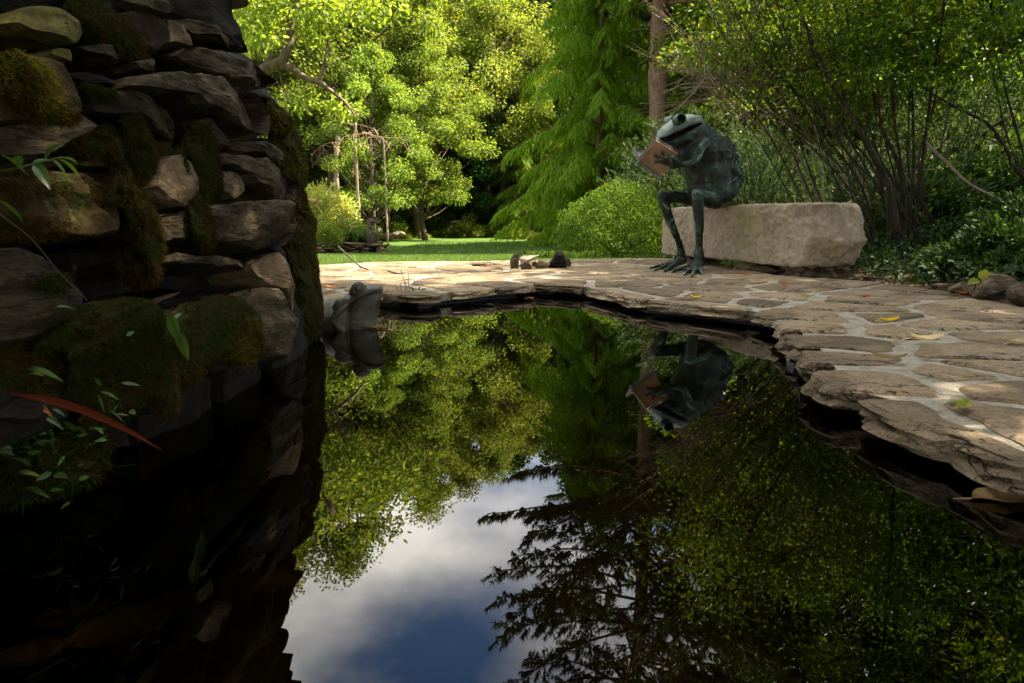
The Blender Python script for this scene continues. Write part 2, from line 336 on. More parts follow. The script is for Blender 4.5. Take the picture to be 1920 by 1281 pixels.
# water
m = bpy.data.materials.new('pond_water'); m.use_nodes = True; t = m.node_tree; t.nodes.clear()
o_ = nd(t, 'ShaderNodeOutputMaterial'); fr = nd(t, 'ShaderNodeFresnel', IOR=1.41); gl = nd(t, 'ShaderNodeBsdfGlossy', Roughness=0.0); tr = nd(t, 'ShaderNodeBsdfTransparent')
gl.inputs['Color'].default_value = (1, 1, 1, 1); tr.inputs['Color'].default_value = (.30, .24, .12, 1)
mxs = nd(t, 'ShaderNodeMixShader'); bp = nd(t, 'ShaderNodeBump', Strength=.02, Distance=.02)
t.links.new(noise_tex(t, 5, 2, .5, ocoord(t, (1, .5, 1))), bp.inputs['Height']); t.links.new(bp.outputs[0], gl.inputs['Normal'])
t.links.new(fr.outputs[0], mxs.inputs[0]); t.links.new(tr.outputs[0], mxs.inputs[1]); t.links.new(gl.outputs[0], mxs.inputs[2]); t.links.new(mxs.outputs[0], o_.inputs[0])
def poly_sheet(poly, z):
    tri = tessellate_polygon([[Vector((x, y, 0)) for x, y in poly]])
    V = A([(x, y, z) for x, y in poly]); up = []
    for f in tri:
        a, b, c = V[list(f)]; up.append(tuple(f) if np.cross(b - a, c - a)[2] > 0 else tuple(f)[::-1])
    return MB().add(V, up)
def offset_poly(P, d):                                   # moves an open polyline sideways
    P = A(P); T = np.gradient(P, axis=0); T = unit(T); return P + d * np.stack([-T[:, 1], T[:, 0]], 1)
WZ = -.065
grown = [tuple(p) for p in offset_poly(POND_EDGE, .10)]
wp = grown + [(1.12,.62),(1.2,.2),(1.33,-.9),(1.3,-2.3),(-1.7,-2.3),(-1.35,1.0),(-1.3,2.3)]
mb = poly_sheet(wp, WZ)
tag(mb.build('water', m), kind='structure')
# black liner behind the slabs, with its rim line
mb = MB(); E = A(POND_EDGE + [(1.04,.62),(1.12,.2),(1.25,-.9)]); E = catmull(E, 120)
E1 = offset_poly(E, .085); n = len(E1)
V = np.concatenate([np.c_[E1, np.full(n, -.045)], np.c_[E1, np.full(n, -.63)]]); i = np.arange(n - 1)
mb.add(V, np.stack([i, i + 1, n + i + 1, n + i], 1)); tube(mb, np.c_[offset_poly(E, .08), np.full(n, -.056)], .003, 6)
lm = plain('black_rubber', (.006, .006, .006), .5, .3)
tag(mb.build('pond_liner', lm), kind='structure')
# ================================================================== flagstone patio
def clip(poly, p, n):                                    # keep the side where (q-p).n <= 0
    o = []; k = len(poly)
    for i in range(k):
        a, b = poly[i], poly[(i+1) % k]; da = (a - p).dot(n); db = (b - p).dot(n)
        if da <= 0: o.append(a)
        if da * db < 0: o.append(a + (b - a) * (da / (da - db)))
    return o
def resample(poly, step):
    P = A(poly); o = []
    for i in range(len(P)):
        a, b = P[i], P[(i+1) % len(P)]; k = max(1, int(np.linalg.norm(b - a) / step))
        for j in range(k): o.append(a + (b - a) * j / k)
    return A(o)
def area(P): P = A(P); x, y = P[:, 0], P[:, 1]; return .5 * np.sum(x * np.roll(y, -1) - y * np.roll(x, -1))
cs = [(550,205),(870,232),(1150,212),(830,262),(740,300),(1440,312),(130,205),(160,262),(60,285),(700,345),(900,350),(640,400),(1010,420),(1250,390),(1560,345),(740,465),(1400,520),
      (760,545),(960,650),(1310,630),(1590,590),(1570,690),(1180,850),(1590,860),(480,245),(330,270),(1500,440)]
seeds = [A(on_z(1280 + x / 2.5625, 460 + y / 2.5625)[:2]) for x, y in cs]
seeds += [A(on_z(*p)[:2]) for p in [(760,510),(690,505),(860,522),(850,498),(780,497),(950,515),(1000,505),(1080,520),(1130,508),(1180,530),(650,530),(640,505),(930,534),(1040,528),(1230,550),(1280,528),(1340,555),(1350,530),(1180,552),(760,545),(850,540)]]
rg = np.random.default_rng(5)
for k in range(3500):
    p = rg.uniform((-3.4, -1.0), (3.4, 7.3))
    if inside(PATIO, p[:1], p[1:])[0] and min(np.linalg.norm(p - s) for s in seeds) > .42: seeds.append(p)
poly0 = [A(p) for p in resample(PATIO, .09)]
pe = A(POND_EDGE + [(1.04,.62),(1.12,.2),(1.25,-.9)]); pe = resample(pe, .04)[:-40]
PA = A(PATIO)
def star(c, P, B):                                       # what can be seen of cell P from c, stopped by outline B
    P = A(P); th = np.linspace(0, 2*math.pi, 90, endpoint=False); D = np.stack([np.cos(th), np.sin(th)], 1)
    r = np.full(90, 9.0)
    for Q in (P, B):
        a = Q - c; e = np.roll(Q, -1, 0) - Q
        den = D[:, None, 0] * e[None, :, 1] - D[:, None, 1] * e[None, :, 0]; den = np.where(np.abs(den) < 1e-9, 1e-9, den)
        t = (a[None, :, 0] * e[None, :, 1] - a[None, :, 1] * e[None, :, 0]) / den; u = (a[None, :, 0] * D[:, None, 1] - a[None, :, 1] * D[:, None, 0]) / den
        t = np.where((t > 0) & (u >= -1e-6) & (u <= 1 + 1e-6), t, 9.0); r = np.minimum(r, t.min(1))
    return list(c + D * r[:, None])
patio = MB()
base = resample([tuple(p) for p in offset_poly(POND_EDGE, .062)] + PATIO[len(POND_EDGE):], .12)
# mortar bed: a slab, its upper face a little below the stones
tri = tessellate_polygon([[Vector((x, y, 0)) for x, y in base]]); nb = len(base)
inb = base
V = np.concatenate([np.c_[inb, np.full(nb, -.0025)], np.c_[inb, np.full(nb, -.045)]])
F = [tuple(f) for f in tri] + [(i, i + nb, (i + 1) % nb + nb, (i + 1) % nb) for i in range(nb)]
patio.add(V, F)
PT = tag(patio.build('patio', M['mortar']), kind='structure')
nfl = 0
for k, s in enumerate(seeds):
    near = sorted(range(len(seeds)), key=lambda j: np.linalg.norm(seeds[j] - s))[1:20]
    gap = .012 + .020 * abs(math.sin(k * 2.7)); P = [s + A(q) * 1.2 for q in ((-1, -1), (1, -1), (1, 1), (-1, 1))]
    for j in near:
        n = unit(seeds[j] - s); P = clip(P, (s + seeds[j]) / 2 - n * gap * rg.uniform(.6, 1.5), n)
        if len(P) < 3: break
    if len(P) < 3: continue
    cen = .5 * s + .5 * A(P).mean(0)
    if not inside(PATIO, cen[:1], cen[1:])[0]: cen = s
    P = star(cen, P, PA)
    if len(P) < 3 or abs(area(P)) < .02: continue
    Q_ = [P[0]]
    for q in P[1:]:
        if np.linalg.norm(q - Q_[-1]) > .018: Q_.append(q)
    P = resample(Q_, .034)
    if area(P) < 0: P = P[::-1]
    dp = np.array([np.min(np.linalg.norm(pe - q, axis=1)) for q in P]); ed = dp < .03
    if not ed.any():                                     # soften the corners
        P = .7 * P + .15 * (np.roll(P, 1, 0) + np.roll(P, -1, 0))
    else:
        Q = .5 * P + .25 * (np.roll(P, 1, 0) + np.roll(P, -1, 0)); P = np.where(ed[:, None], .7 * P + .3 * Q, Q)
    T = unit(np.roll(P, -1, 0) - np.roll(P, 1, 0)); O = np.stack([T[:, 1], -T[:, 0]], 1)
    n3 = lambda sc, sd: fnoise(np.c_[P, np.full(len(P), sd * 3.1)], sc, sd, 3)
    P = P + O * (n3(6, k) * .024 + n3(26, k + 8) * .009)[:, None]
    rings = []; zt = rg.uniform(-.001, .006); tilt = rg.normal(size=2) * .007
    depth = .046 + .010 * n3(4, k + 5)
    for (f, dz, am) in ((1.0, 1.0, .03), (.78, .8, .042), (.5, .5, .036), (.28, .28, .034), (.1, .12, .02)):
        inw = np.where(ed, (.012 if f > .9 else 0) + am * (fnoise(np.c_[P, np.full(len(P), f * 9)], 11, k, 3)), 0)
        rings.append(np.c_[P - O * inw[:, None] + O * np.where(ed, .012 * f, 0)[:, None], zt - dz * depth])
    rings.append(np.c_[P - O * .006, zt - .0012 + .002 * n3(9, k + 2)])
    C = P.mean(0); kk = len(P)
    inner = P + (C - P) * (np.minimum(.011 / (np.linalg.norm(C - P, axis=1) + 1e-6), .3))[:, None]
    rings.append(np.c_[inner, zt + .0008 + .003 * n3(6, k + 3)])
    inner2 = P + (C - P) * .45
    rings.append(np.c_[inner2, zt + .001 + .004 * n3(5, k + 4)])
    for q in rings: q[:, 2] += (q[:, :2] - C) @ tilt
    V = np.concatenate(rings); F = []
    for r in range(len(rings) - 1):
        for i in range(kk): F.append((r*kk + i, r*kk + (i+1) % kk, (r+1)*kk + (i+1) % kk, (r+1)*kk + i))
    V = np.concatenate([V, [[*C, zt + .001]]])
    F += [((len(rings)-1)*kk + i, (len(rings)-1)*kk + (i+1) % kk, len(V) - 1) for i in range(kk)]
    b = MB().add(V, F); o = b.build('flagstone', M['flag'], None, loc=(*C, 0)); o.parent = PT; nfl += 1
# ================================================================== lawn, path, beds
gx = np.arange(-9, 8.01, .5); gy = np.arange(6.3, 34.3, .5); X, Y = np.meshgrid(gx, gy)
lz = gz(X, Y) + .012
lm, t, b = mat('lawn', .9, .1)
n = noise_tex(t, .6, 6, .6, ocoord(t)); n2 = noise_tex(t, 40, 4, .7, ocoord(t, (1, .35, 1)))
t.links.new(mixc(t, .5, ramp(t, n, [(.3, (.045, .09, .018)), (.7, (.075, .13, .026))]), ramp(t, n2, [(.3, (.4, .4, .4)), (.7, (1.3, 1.3, 1.2))]), 'MULTIPLY'), b.inputs['Base Color']); bump(t, b, n2, 1, .04)
nx, ny = len(gx), len(gy); ii = (np.arange(ny - 1)[:, None] * nx + np.arange(nx - 1)[None]).ravel()
tag(MB().add(np.stack([X, Y, lz], -1).reshape(-1, 3), np.stack([ii, ii + 1, ii + nx + 1, ii + nx], 1)).build('lawn', lm, smooth=True), kind='structure')
rg = np.random.default_rng(11); n = 150000
yy = 6.35 + 16 * rg.random(n) ** 1.7; xx = rg.uniform(-.55, .45, n) * yy
k = ~inside(PATIO, xx, yy) & ~((xx < -2.75) & (yy > 14.2)) & (xx < 2.6); xx, yy = xx[k], yy[k]; n = len(xx)
mb = MB(); th = rg.uniform(0, 6.28, n); D = np.stack([np.cos(th) * .5, np.sin(th) * .5, np.ones(n)], 1)
leaf_cloud(mb, np.stack([xx, yy, gz(xx, yy) + .008], 1), D, rg.normal(size=(n, 3)), rg.uniform(.025, .06, n) * (1 + (yy - 6) * .02), .004 * (1 + (yy - 6) * .18), 3)
tag(mb.build('grass', M['grassm']), kind='stuff')
pth = [at_d(915, 446, 31), Vector((-1.0, 36, 0)), Vector((-.2, 42, 0)), Vector((2, 50, 0))]
C_ = catmull([(p.x, p.y, 0) for p in pth], 16); Tn = unit(np.gradient(C_, axis=0)); S_ = np.stack([-Tn[:, 1], Tn[:, 0], Tn[:, 2]], 1) * .75
a, b2 = C_ + S_, C_ - S_
for q in (a, b2): q[:, 2] = gz(q[:, 0], q[:, 1]) + .05
i = np.arange(15); mb = MB().add(np.concatenate([a, b2]), np.stack([i + 16, i + 17, i + 1, i], 1))
tag(mb.build('path', stone_mat('gravel', [(.20, .19, .18), (.33, .32, .31), (.42, .41, .40)], 3, bs=.6, bd=.02, fine=30, rnd=0)), kind='structure')
# raised flower bed behind the low wall
p0, p1 = on_z(545, 481, -.31), on_z(706, 473, -.31)
bx = [(-10, 13.5), (p0.x, p0.y + .25), (p1.x - .1, p1.y + .15), (-3.05, 15.5), (-3.6, 17.5), (-4.6, 20), (-5.4, 24), (-6.2, 27.3), (-12, 27.3)]
cz = lambda x, y: GZ(x, y) + .20 + .035 * max(0, y - 16)
P = resample(bx, .6); nb = len(P); tri = tessellate_polygon([[Vector((x, y, 0)) for x, y in P]])
V = np.concatenate([[(x, y, cz(x, y)) for x, y in P], [(x, y, GZ(x, y) - .1) for x, y in P]])
tag(MB().add(V, [tuple(f) for f in tri] + [(i, i + nb, (i+1) % nb + nb, (i+1) % nb) for i in range(nb)]).build('flower_bed', M['soil']), kind='structure')
def bedz(x, y): return cz(x, y)
# low dry stone garden walls
def garden_wall(name_label, A0, B0, h, rows, seed):
    A0, B0 = Vector(A0), Vector(B0); rg = random.Random(seed); L = (B0 - A0).length; u = (B0 - A0) / L
    t = thing('garden_wall', name_label, 'stone wall', tuple(A0)); nrm = Vector((u.y, -u.x, 0))
    ang = math.atan2(u.y, u.x); protos = []
    for k in range(5):
        b = MB(); rock(b, (0, 0, 0), (.5, .5, .5), seed * 9 + k, 2, 7, .06); protos.append(b.mesh('stone', M['garden']))
    z = 0
    for r in range(rows):
        hh = h / rows * rg.uniform(.9, 1.15); x = -rg.random() * .2
        while x < L:
            l = rg.uniform(.18, .55) * (1.5 if r == rows - 1 else 1)
            o = bpy.data.objects.new('stone', rg.choice(protos)); COL.objects.link(o); o.parent = t
            p = u * (x + l / 2) + nrm * rg.uniform(-.02, .03)
            o.location = (p.x, p.y, z + hh / 2); o.rotation_euler = (rg.uniform(-.08, .08), rg.uniform(-.08, .08), ang + rg.choice((0, math.pi)))
            o.scale = (l * 1.22, .34, hh * 1.55); x += l * .98
        z += hh * .93
    b = MB(); q = nrm * -.12                              # dark earth core behind the stones
    for w in (0,):
        c0, c1 = Vector((0, 0, 0)) + q, u * L + q; e = nrm * -.1
        V = [c0, c1, c1 + e, c0 + e]; V = [v + Vector((0, 0, zz)) for zz in (-.1, h * .9) for v in V]
        b.add([v + A0 for v in V], [(0, 1, 2, 3), (4, 5, 6, 7), (0, 1, 5, 4), (1, 2, 6, 5), (2, 3, 7, 6), (3, 0, 4, 7)])
    b.build('core', M['soil'], t); return t
p0, p1 = on_z(545, 481, -.31), on_z(706, 473, -.31)
garden_wall('low dry stone wall edging the day lily bed, in front of the barrel', p0, p1, .24, 4, 3)
garden_wall('distant dry stone retaining wall running behind the pale boulders', (-6.9, 27.6, -.14), (-3.9, 28.3, -.18), .40, 5, 4)
# ================================================================== dry stone rock wall on the left
WP, WN = Vector((-.69, 0, 0)), Vector((1, 0, .19)).normalized()
EW, EV = Vector((0, 1, 0)), Vector((-.19, 0, 1)).normalized()   # along the wall, up the wall
def wall_pt(px, py, out=0.0): return on_plane(px, py, WP + WN * out, WN)
WALL = thing('stone_wall', 'dark mossy dry stone rock wall rising from the pond', 'stone wall', (-.95, 1.6, -.2))
def wall_stone(pts, out=0.0, thick=.24, bulge=.035, ma='schist', seed=0, uv=False, step=.022, rel=.012):
    P3 = [WP + WN * out + EW * a + EV * b for a, b in pts] if uv else [wall_pt(x, y, out) for x, y in pts]
    c3 = sum(P3, Vector()) / len(P3)
    P = A([((p - c3).dot(EW), (p - c3).dot(EV)) for p in P3])
    P = resample(P, step); P = .84 * P + .08 * (np.roll(P, 1, 0) + np.roll(P, -1, 0))
    if area(P) < 0: P = P[::-1]
    T = unit(np.roll(P, -1, 0) - np.roll(P, 1, 0)); O = np.stack([T[:, 1], -T[:, 0]], 1)
    P = P + O * (.008 * fnoise(np.c_[P, np.full(len(P), seed)], 16, seed, 3))[:, None]
    kk = len(P); C = np.zeros(2)
    w, v = np.linalg.eigh(np.cov(P.T)); ax = v[:, 1]; bx_ = v[:, 0]
    rs = np.random.default_rng(seed + 500); sz = math.sqrt(abs(area(P)))
    pl = [(rs.normal(size=2) * .22, rs.uniform(0, .25) * sz * .3) for _ in range(4)]
    facet = lambda q: np.maximum(0, np.max([q @ g_ - o_ for g_, o_ in pl], 0))
    rings = []
    for sc, dz in ((.80, -thick), (.95, -thick * .5), (1.0, -.02), (1.0, 0)): rings.append((P * sc, np.full(kk, dz)))
    for f in (.05, .1, .17, .25, .34, .44, .54, .64, .74, .84, .93): rings.append((P * (1 - f), bulge * min(1, f / .06) ** .6 - facet(P * (1 - f))))
    V = []
    for k, (q, d) in enumerate(rings):
        lc = np.c_[q @ ax * 4, q @ bx_ * 20, d * 12 + seed * 1.7]
        d = d + (rel * (1.25 if k > 2 else .0)) * fnoise(lc, 1.5, seed, 4) + (.012 * fnoise(np.c_[q * 7, d], 1, seed + 3, 2) if k > 3 else 0)
        out2 = .006 * fnoise(np.c_[q * 25, d * 40], 1, seed + 9, 2) if k < 5 else np.zeros(kk)
        V.append(np.c_[q + O * np.broadcast_to(out2, (kk,))[:, None], d])
    V.append([[0, 0, bulge]]); V = np.concatenate(V)
    W3 = A(c3) + V[:, :1] * A(EW) + V[:, 1:2] * A(EV) + V[:, 2:] * A(WN)
    nr = len(rings); i = np.arange(kk); j = (i + 1) % kk
    F = np.concatenate([np.stack([r*kk + i, r*kk + j, (r+1)*kk + j, (r+1)*kk + i], 1) for r in range(nr - 1)])
    mb = MB().add(W3, F); b0 = nr * kk
    mb.f.append(np.stack([(nr-1)*kk + i, (nr-1)*kk + j, np.full(kk, b0)], 1)); mb.m.append((kk, 0))
    return mb.build('stone', M[ma], WALL)
ST = [ # outline in the photo, how far it stands out, material
 ([(5,45),(20,22),(60,17),(100,22),(125,45),(143,68),(130,85),(110,88),(80,75),(30,60)], .02, 'algae'),
 ([(135,38),(150,25),(240,26),(290,42),(302,85),(262,102),(200,95),(150,78)], .0, 'rust'),
 ([(288,42),(352,60),(336,92),(292,86)], .0, 'pale'),
 ([(190,-10),(260,-6),(300,28),(282,33),(232,16)], .01, 'schist'),
 ([(286,30),(320,27),(362,40),(425,72),(464,99),(440,102),(418,84),(350,58)], .03, 'schist'),
 ([(275,-70),(405,-70),(428,-10),(434,28),(446,60),(428,74),(362,38),(305,20)], .0, 'dark'),
 ([(424,28),(436,36),(452,70),(466,99),(444,92),(428,76)], -.02, 'dark'),
 ([(327,104),(350,89),(420,98),(470,112),(490,128),(519,153),(506,163),(470,160),(400,141),(336,114)], .04, 'schist'),
 ([(234,160),(255,143),(300,136),(350,138),(400,150),(440,160),(488,184),(508,214),(503,256),(470,246),(440,230),(362,196),(340,176),(296,174)], .05, 'schist'),
 ([(67,100),(80,92),(105,97),(114,110),(112,123),(70,107)], .0, 'algae'),
 ([(113,95),(150,85),(190,92),(212,106),(200,127),(160,112)], .0, 'schist'),
 ([(222,120),(260,115),(287,133),(270,141),(230,136)], .0, 'schist'),
 ([(98,133),(150,140),(200,149),(236,160),(226,169),(160,156)], .0, 'dark'),
 ([(-70,130),(0,108),(40,110),(85,125),(105,160),(120,200),(125,217),(60,228),(-70,240)], .03, 'rust'),
 ([(-70,244),(60,230),(128,219),(148,244),(122,262),(70,292),(-70,294)], .02, 'schist'),
 ([(160,185),(180,170),(230,174),(270,180),(310,205),(328,235),(320,261),(280,250),(240,221),(180,209)], .02, 'schist'),
 ([(338,226),(370,224),(400,250),(419,270),(418,282),(390,276),(350,256)], .0, 'schist'),
 ([(288,312),(300,292),(315,295),(340,305),(345,340),(356,370),(350,386),(330,393),(300,381),(280,350)], .03, 'pale'),
 ([(398,324),(425,327),(451,345),(449,366),(420,375),(404,351)], .02, 'pale'),
 ([(418,266),(450,261),(500,274),(525,297),(516,308),(480,291),(425,279)], .02, 'schist'),
 ([(388,288),(430,296),(480,299),(520,317),(558,345),(556,373),(530,377),(500,367),(490,349),(465,346),(455,326),(400,311)], .03, 'schist'),
 ([(284,410),(330,395),(400,385),(440,377),(541,381),(554,420),(551,446),(530,463),(480,466),(440,456),(400,446),(298,451)], .04, 'schist'),
 ([(470,499),(505,473),(522,490),(546,530),(555,560),(549,587),(534,556),(514,541),(490,521)], .03, 'pale'),
 ([(300,477),(400,489),(470,491),(488,506),(440,504),(298,496)], .01, 'schist'),
 ([(460,556),(480,540),(500,542),(516,560),(532,590),(550,596),(547,626),(520,677),(492,662),(470,642),(461,602)], .03, 'schist'),
 ([(-70,468),(0,468),(40,490),(100,534),(126,560),(112,602),(60,642),(-70,662)], .05, 'schist'),
 ([(110,590),(160,568),(240,570),(310,590),(332,640),(332,720),(320,775),(250,770),(150,740),(110,680)], .04, 'dark'),
 ([(285,575),(340,550),(420,553),(480,590),(494,640),(470,680),(400,700),(320,700)], .03, 'dark'),
 ([(-70,330),(100,322),(215,325),(223,400),(216,442),(100,452),(-70,430)], .02, 'rust'),
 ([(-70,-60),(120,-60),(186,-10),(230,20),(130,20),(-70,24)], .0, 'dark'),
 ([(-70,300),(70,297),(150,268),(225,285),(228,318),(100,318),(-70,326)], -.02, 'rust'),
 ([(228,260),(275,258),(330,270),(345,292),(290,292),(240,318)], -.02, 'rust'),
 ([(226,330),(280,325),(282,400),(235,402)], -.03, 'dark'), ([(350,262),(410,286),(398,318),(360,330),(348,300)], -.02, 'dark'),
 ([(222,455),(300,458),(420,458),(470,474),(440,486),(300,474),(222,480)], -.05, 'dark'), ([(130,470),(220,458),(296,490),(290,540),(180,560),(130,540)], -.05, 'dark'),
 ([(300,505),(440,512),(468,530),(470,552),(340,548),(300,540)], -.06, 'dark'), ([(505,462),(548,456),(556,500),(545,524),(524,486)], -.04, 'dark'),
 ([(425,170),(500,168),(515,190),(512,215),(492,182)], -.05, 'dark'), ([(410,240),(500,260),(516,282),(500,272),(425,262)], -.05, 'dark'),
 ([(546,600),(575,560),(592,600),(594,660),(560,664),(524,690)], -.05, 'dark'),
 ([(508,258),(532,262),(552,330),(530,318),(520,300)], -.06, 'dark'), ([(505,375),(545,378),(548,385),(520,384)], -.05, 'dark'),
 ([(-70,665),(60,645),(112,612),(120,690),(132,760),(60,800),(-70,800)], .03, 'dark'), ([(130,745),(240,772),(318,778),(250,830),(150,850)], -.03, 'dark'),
]
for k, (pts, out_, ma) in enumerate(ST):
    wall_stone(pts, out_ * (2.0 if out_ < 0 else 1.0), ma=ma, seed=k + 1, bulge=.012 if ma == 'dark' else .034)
rgw = random.Random(21)                                  # courses above the frame (seen in the pond) and nearer than the frame
z = 1.08
while z < 1.62:
    h = rgw.uniform(.07, .14); y = .3
    while y < 2.2:
        l = min(rgw.uniform(.28, .7), 2.42 - y); e = rgw.uniform(-.05, .10) if y + l > 2.1 else 0
        wall_stone([(y, z), (y + l * .5, z - .015), (y + l + e, z + .01), (y + l + e * .6, z + h * .9), (y + l * .4, z + h)], rgw.uniform(-.03, .05) - .16*max(0, z-1.0)*-1, ma='schist', seed=int(y*50+z*900), uv=True, step=.035)
        y += l + .01
    z += h + .012
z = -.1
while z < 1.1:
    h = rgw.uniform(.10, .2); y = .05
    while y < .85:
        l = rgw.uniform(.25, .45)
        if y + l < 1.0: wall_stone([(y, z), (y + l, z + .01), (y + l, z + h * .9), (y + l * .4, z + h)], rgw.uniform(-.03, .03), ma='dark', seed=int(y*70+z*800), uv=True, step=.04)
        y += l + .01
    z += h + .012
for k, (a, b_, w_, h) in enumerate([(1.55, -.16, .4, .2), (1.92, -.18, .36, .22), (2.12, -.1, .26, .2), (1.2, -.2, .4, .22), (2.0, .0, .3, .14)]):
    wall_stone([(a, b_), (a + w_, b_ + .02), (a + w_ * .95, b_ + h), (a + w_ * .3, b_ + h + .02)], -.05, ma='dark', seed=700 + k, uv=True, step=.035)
mb = MB()
V = [WP + WN * o + EW * a + EV * b for o in (-.24, -.9) for a, b in ((0, -.6), (2.16, -.6), (2.16, 1.55), (0, 1.55))]
mb.add(V, [(0, 1, 2, 3), (7, 6, 5, 4), (0, 4, 5, 1), (1, 5, 6, 2), (2, 6, 7, 3), (3, 7, 4, 0)]); mb.build('core', M['dark'], WALL)
def moss(px, py, rx, ry, ma, out=.03, th=.035, seed=0, nb=2600, bl=.0105, parent=WALL, c=None, e=None):
    rg = np.random.default_rng(seed + 100)
    if c is None:
        c = wall_pt(px, py, out); a = (wall_pt(px + rx, py, out) - wall_pt(px - rx, py, out)).length / 2; b = (wall_pt(px, py + ry, out) - wall_pt(px, py - ry, out)).length / 2
        ax = A([A(EW) * a, A(EV) * b, A(WN) * th])
    else: ax = A([[e[0], 0, 0], [0, e[1], 0], [0, 0, e[2]]])
    V, F = ICO[4]; sc = 1 + .40 * fnoise(V, 1.8, seed, 3) + .22 * fnoise(V, 5, seed + 4, 3)
    V = (V * sc[:, None]) @ ax + A(c); mb = MB().add(V, F, 0)
    tri = V[F]; cr_ = np.cross(tri[:, 1] - tri[:, 0], tri[:, 2] - tri[:, 0]); ar = np.linalg.norm(cr_, axis=1)
    fi = rg.choice(len(F), nb, p=ar / ar.sum()); bc = rg.dirichlet((1, 1, 1), nb); Pp = (tri[fi] * bc[:, :, None]).sum(1)
    N = unit(cr_[fi]); D = N + rg.normal(size=(nb, 3)) * .55 + np.array([0, 0, -.35])
    alt = {'moss': 'rmoss', 'rmoss': 'gmoss', 'gmoss': 'rmoss'}[ma]; pick = fnoise(Pp, 28, seed + 7, 3) + rg.normal(size=nb) * .12 > .14
    for kk_, mi_ in ((~pick, 1), (pick, 2)):
        n_ = int(kk_.sum())
        if n_: leaf_cloud(mb, (Pp - N * .002)[kk_], D[kk_], rg.normal(size=(n_, 3)), rg.uniform(.4, 1.4, n_) * bl, bl * .22, 3, droop=.3, mi=mi_)
    o = mb.build('moss', [M['mossbase'], M[ma], M[alt]], parent); return o
for k, a in enumerate([(522,226,16,22,'moss',-.02,.05), (538,282,24,42,'moss',-.05,.06), (546,330,18,26,'moss',-.05,.05), (556,384,14,30,'moss',-.06,.05), (572,416,12,22,'moss',-.05,.05),
  (562,470,22,60,'moss',-.06,.06), (574,545,23,70,'moss',-.06,.06), (578,605,16,42,'gmoss',-.05,.05),
  (215,62,72,34,'rmoss',.02,.03), (168,48,36,22,'gmoss',.03,.025), (376,262,24,26,'rmoss',.03,.03), (374,318,30,62,'gmoss',.03,.035), (250,240,18,62,'rmoss',.03,.03), (268,300,22,40,'rmoss',.02,.03),
  (50,140,62,30,'moss',.05,.03), (70,185,56,36,'moss',.05,.025), (95,212,60,22,'rmoss',.05,.02), (190,176,34,10,'gmoss',.03,.02), (215,275,46,34,'rmoss',.0,.03), (150,272,34,16,'rmoss',.02,.02),
  (242,350,18,70,'rmoss',.0,.03), (110,360,110,30,'rmoss',.045,.02), (60,415,90,24,'rmoss',.04,.02), (272,425,18,56,'rmoss',.04,.03), (378,415,18,50,'rmoss',.06,.02), (262,500,30,34,'rmoss',.0,.03),
  (215,610,105,42,'gmoss',.07,.045), (230,690,95,70,'gmoss',.06,.03), (400,612,84,52,'gmoss',.05,.04), (455,635,36,46,'moss',.06,.03), (350,660,40,50,'rmoss',.05,.03), (300,720,26,60,'rmoss',.06,.03),
  (50,690,56,80,'rmoss',.04,.015), (90,530,34,14,'gmoss',.08,.02), (350,360,12,60,'gmoss',.05,.02)]):
    moss(*a[:5], out=a[5] - .004, th=a[6] * .72, seed=k, nb=2200 + int(a[2] * a[3] * 1.6))
# ================================================================== mossy bank at the lower left, in front of the wall
c = at_d(70, 850, 1.06)
BANK = thing('mossy_bank', 'low green mossy mound at the water edge, lower left', 'moss mound', tuple(c))
moss(0, 0, 0, 0, 'gmoss', seed=61, nb=9000, bl=.013, parent=BANK, c=c + Vector((-.03, .0, -.01)), e=(.125, .12, .07))
# ================================================================== stone bench
BZ0, BZ1 = .065, .49
B_r = on_z(1530, 505, .065); B_l = on_z(1238, 477, .065)
bd = (B_r - B_l); BL = bd.length; bd.normalize(); bp_ = Vector((-bd.y, bd.x, 0))        # bp_ points away, to the right
if bp_.x < 0: bp_ = -bp_
BW = .45
def grid_box(L, Wd, H, st):
    import bmesh
    bm = bmesh.new(); 
    def face(o, u, v, nu, nv):
        vs = [[bm.verts.new(o + u * (i / nu) + v * (j / nv)) for j in range(nv + 1)] for i in range(nu + 1)]
        for i in range(nu):
            for j in range(nv): bm.faces.new((vs[i][j], vs[i+1][j], vs[i+1][j+1], vs[i][j+1]))
    X, Y, Zv = Vector((L, 0, 0)), Vector((0, Wd, 0)), Vector((0, 0, H)); a, b, c = [max(1, int(q / st)) for q in (L, Wd, H)]; o = Vector()
    face(o, X, Zv, a, c); face(o + Y, Zv, X, c, a); face(o, Y, X, b, a); face(o + Zv, X, Y, a, b); face(o, Zv, Y, c, b); face(o + X, Y, Zv, b, c)
    bmesh.ops.remove_doubles(bm, verts=bm.verts, dist=1e-4)
    V = A([v.co[:] for v in bm.verts]); bm.verts.index_update(); F = np.array([[v.index for v in f.verts] for f in bm.faces]); bm.free(); return V, F
V, F = grid_box(BL, BW, BZ1 - BZ0, .0135)
h_ = BZ1 - BZ0; Cn = A((BL / 2, BW / 2, h_ / 2)); hs = A((BL / 2, BW / 2, h_ / 2))
q = (V - Cn); rr = .016                                   # round the arrises
inn = np.clip(q, -(hs - rr), hs - rr); dd = q - inn; ln = np.linalg.norm(dd, axis=1, keepdims=True)
q = inn + np.where(ln > 1e-9, dd / np.maximum(ln, 1e-9) * np.minimum(ln, rr), 0); V = q + Cn
ex = np.clip((V[:, 0] - BL + .22) / .22, 0, 1)           # broken right end
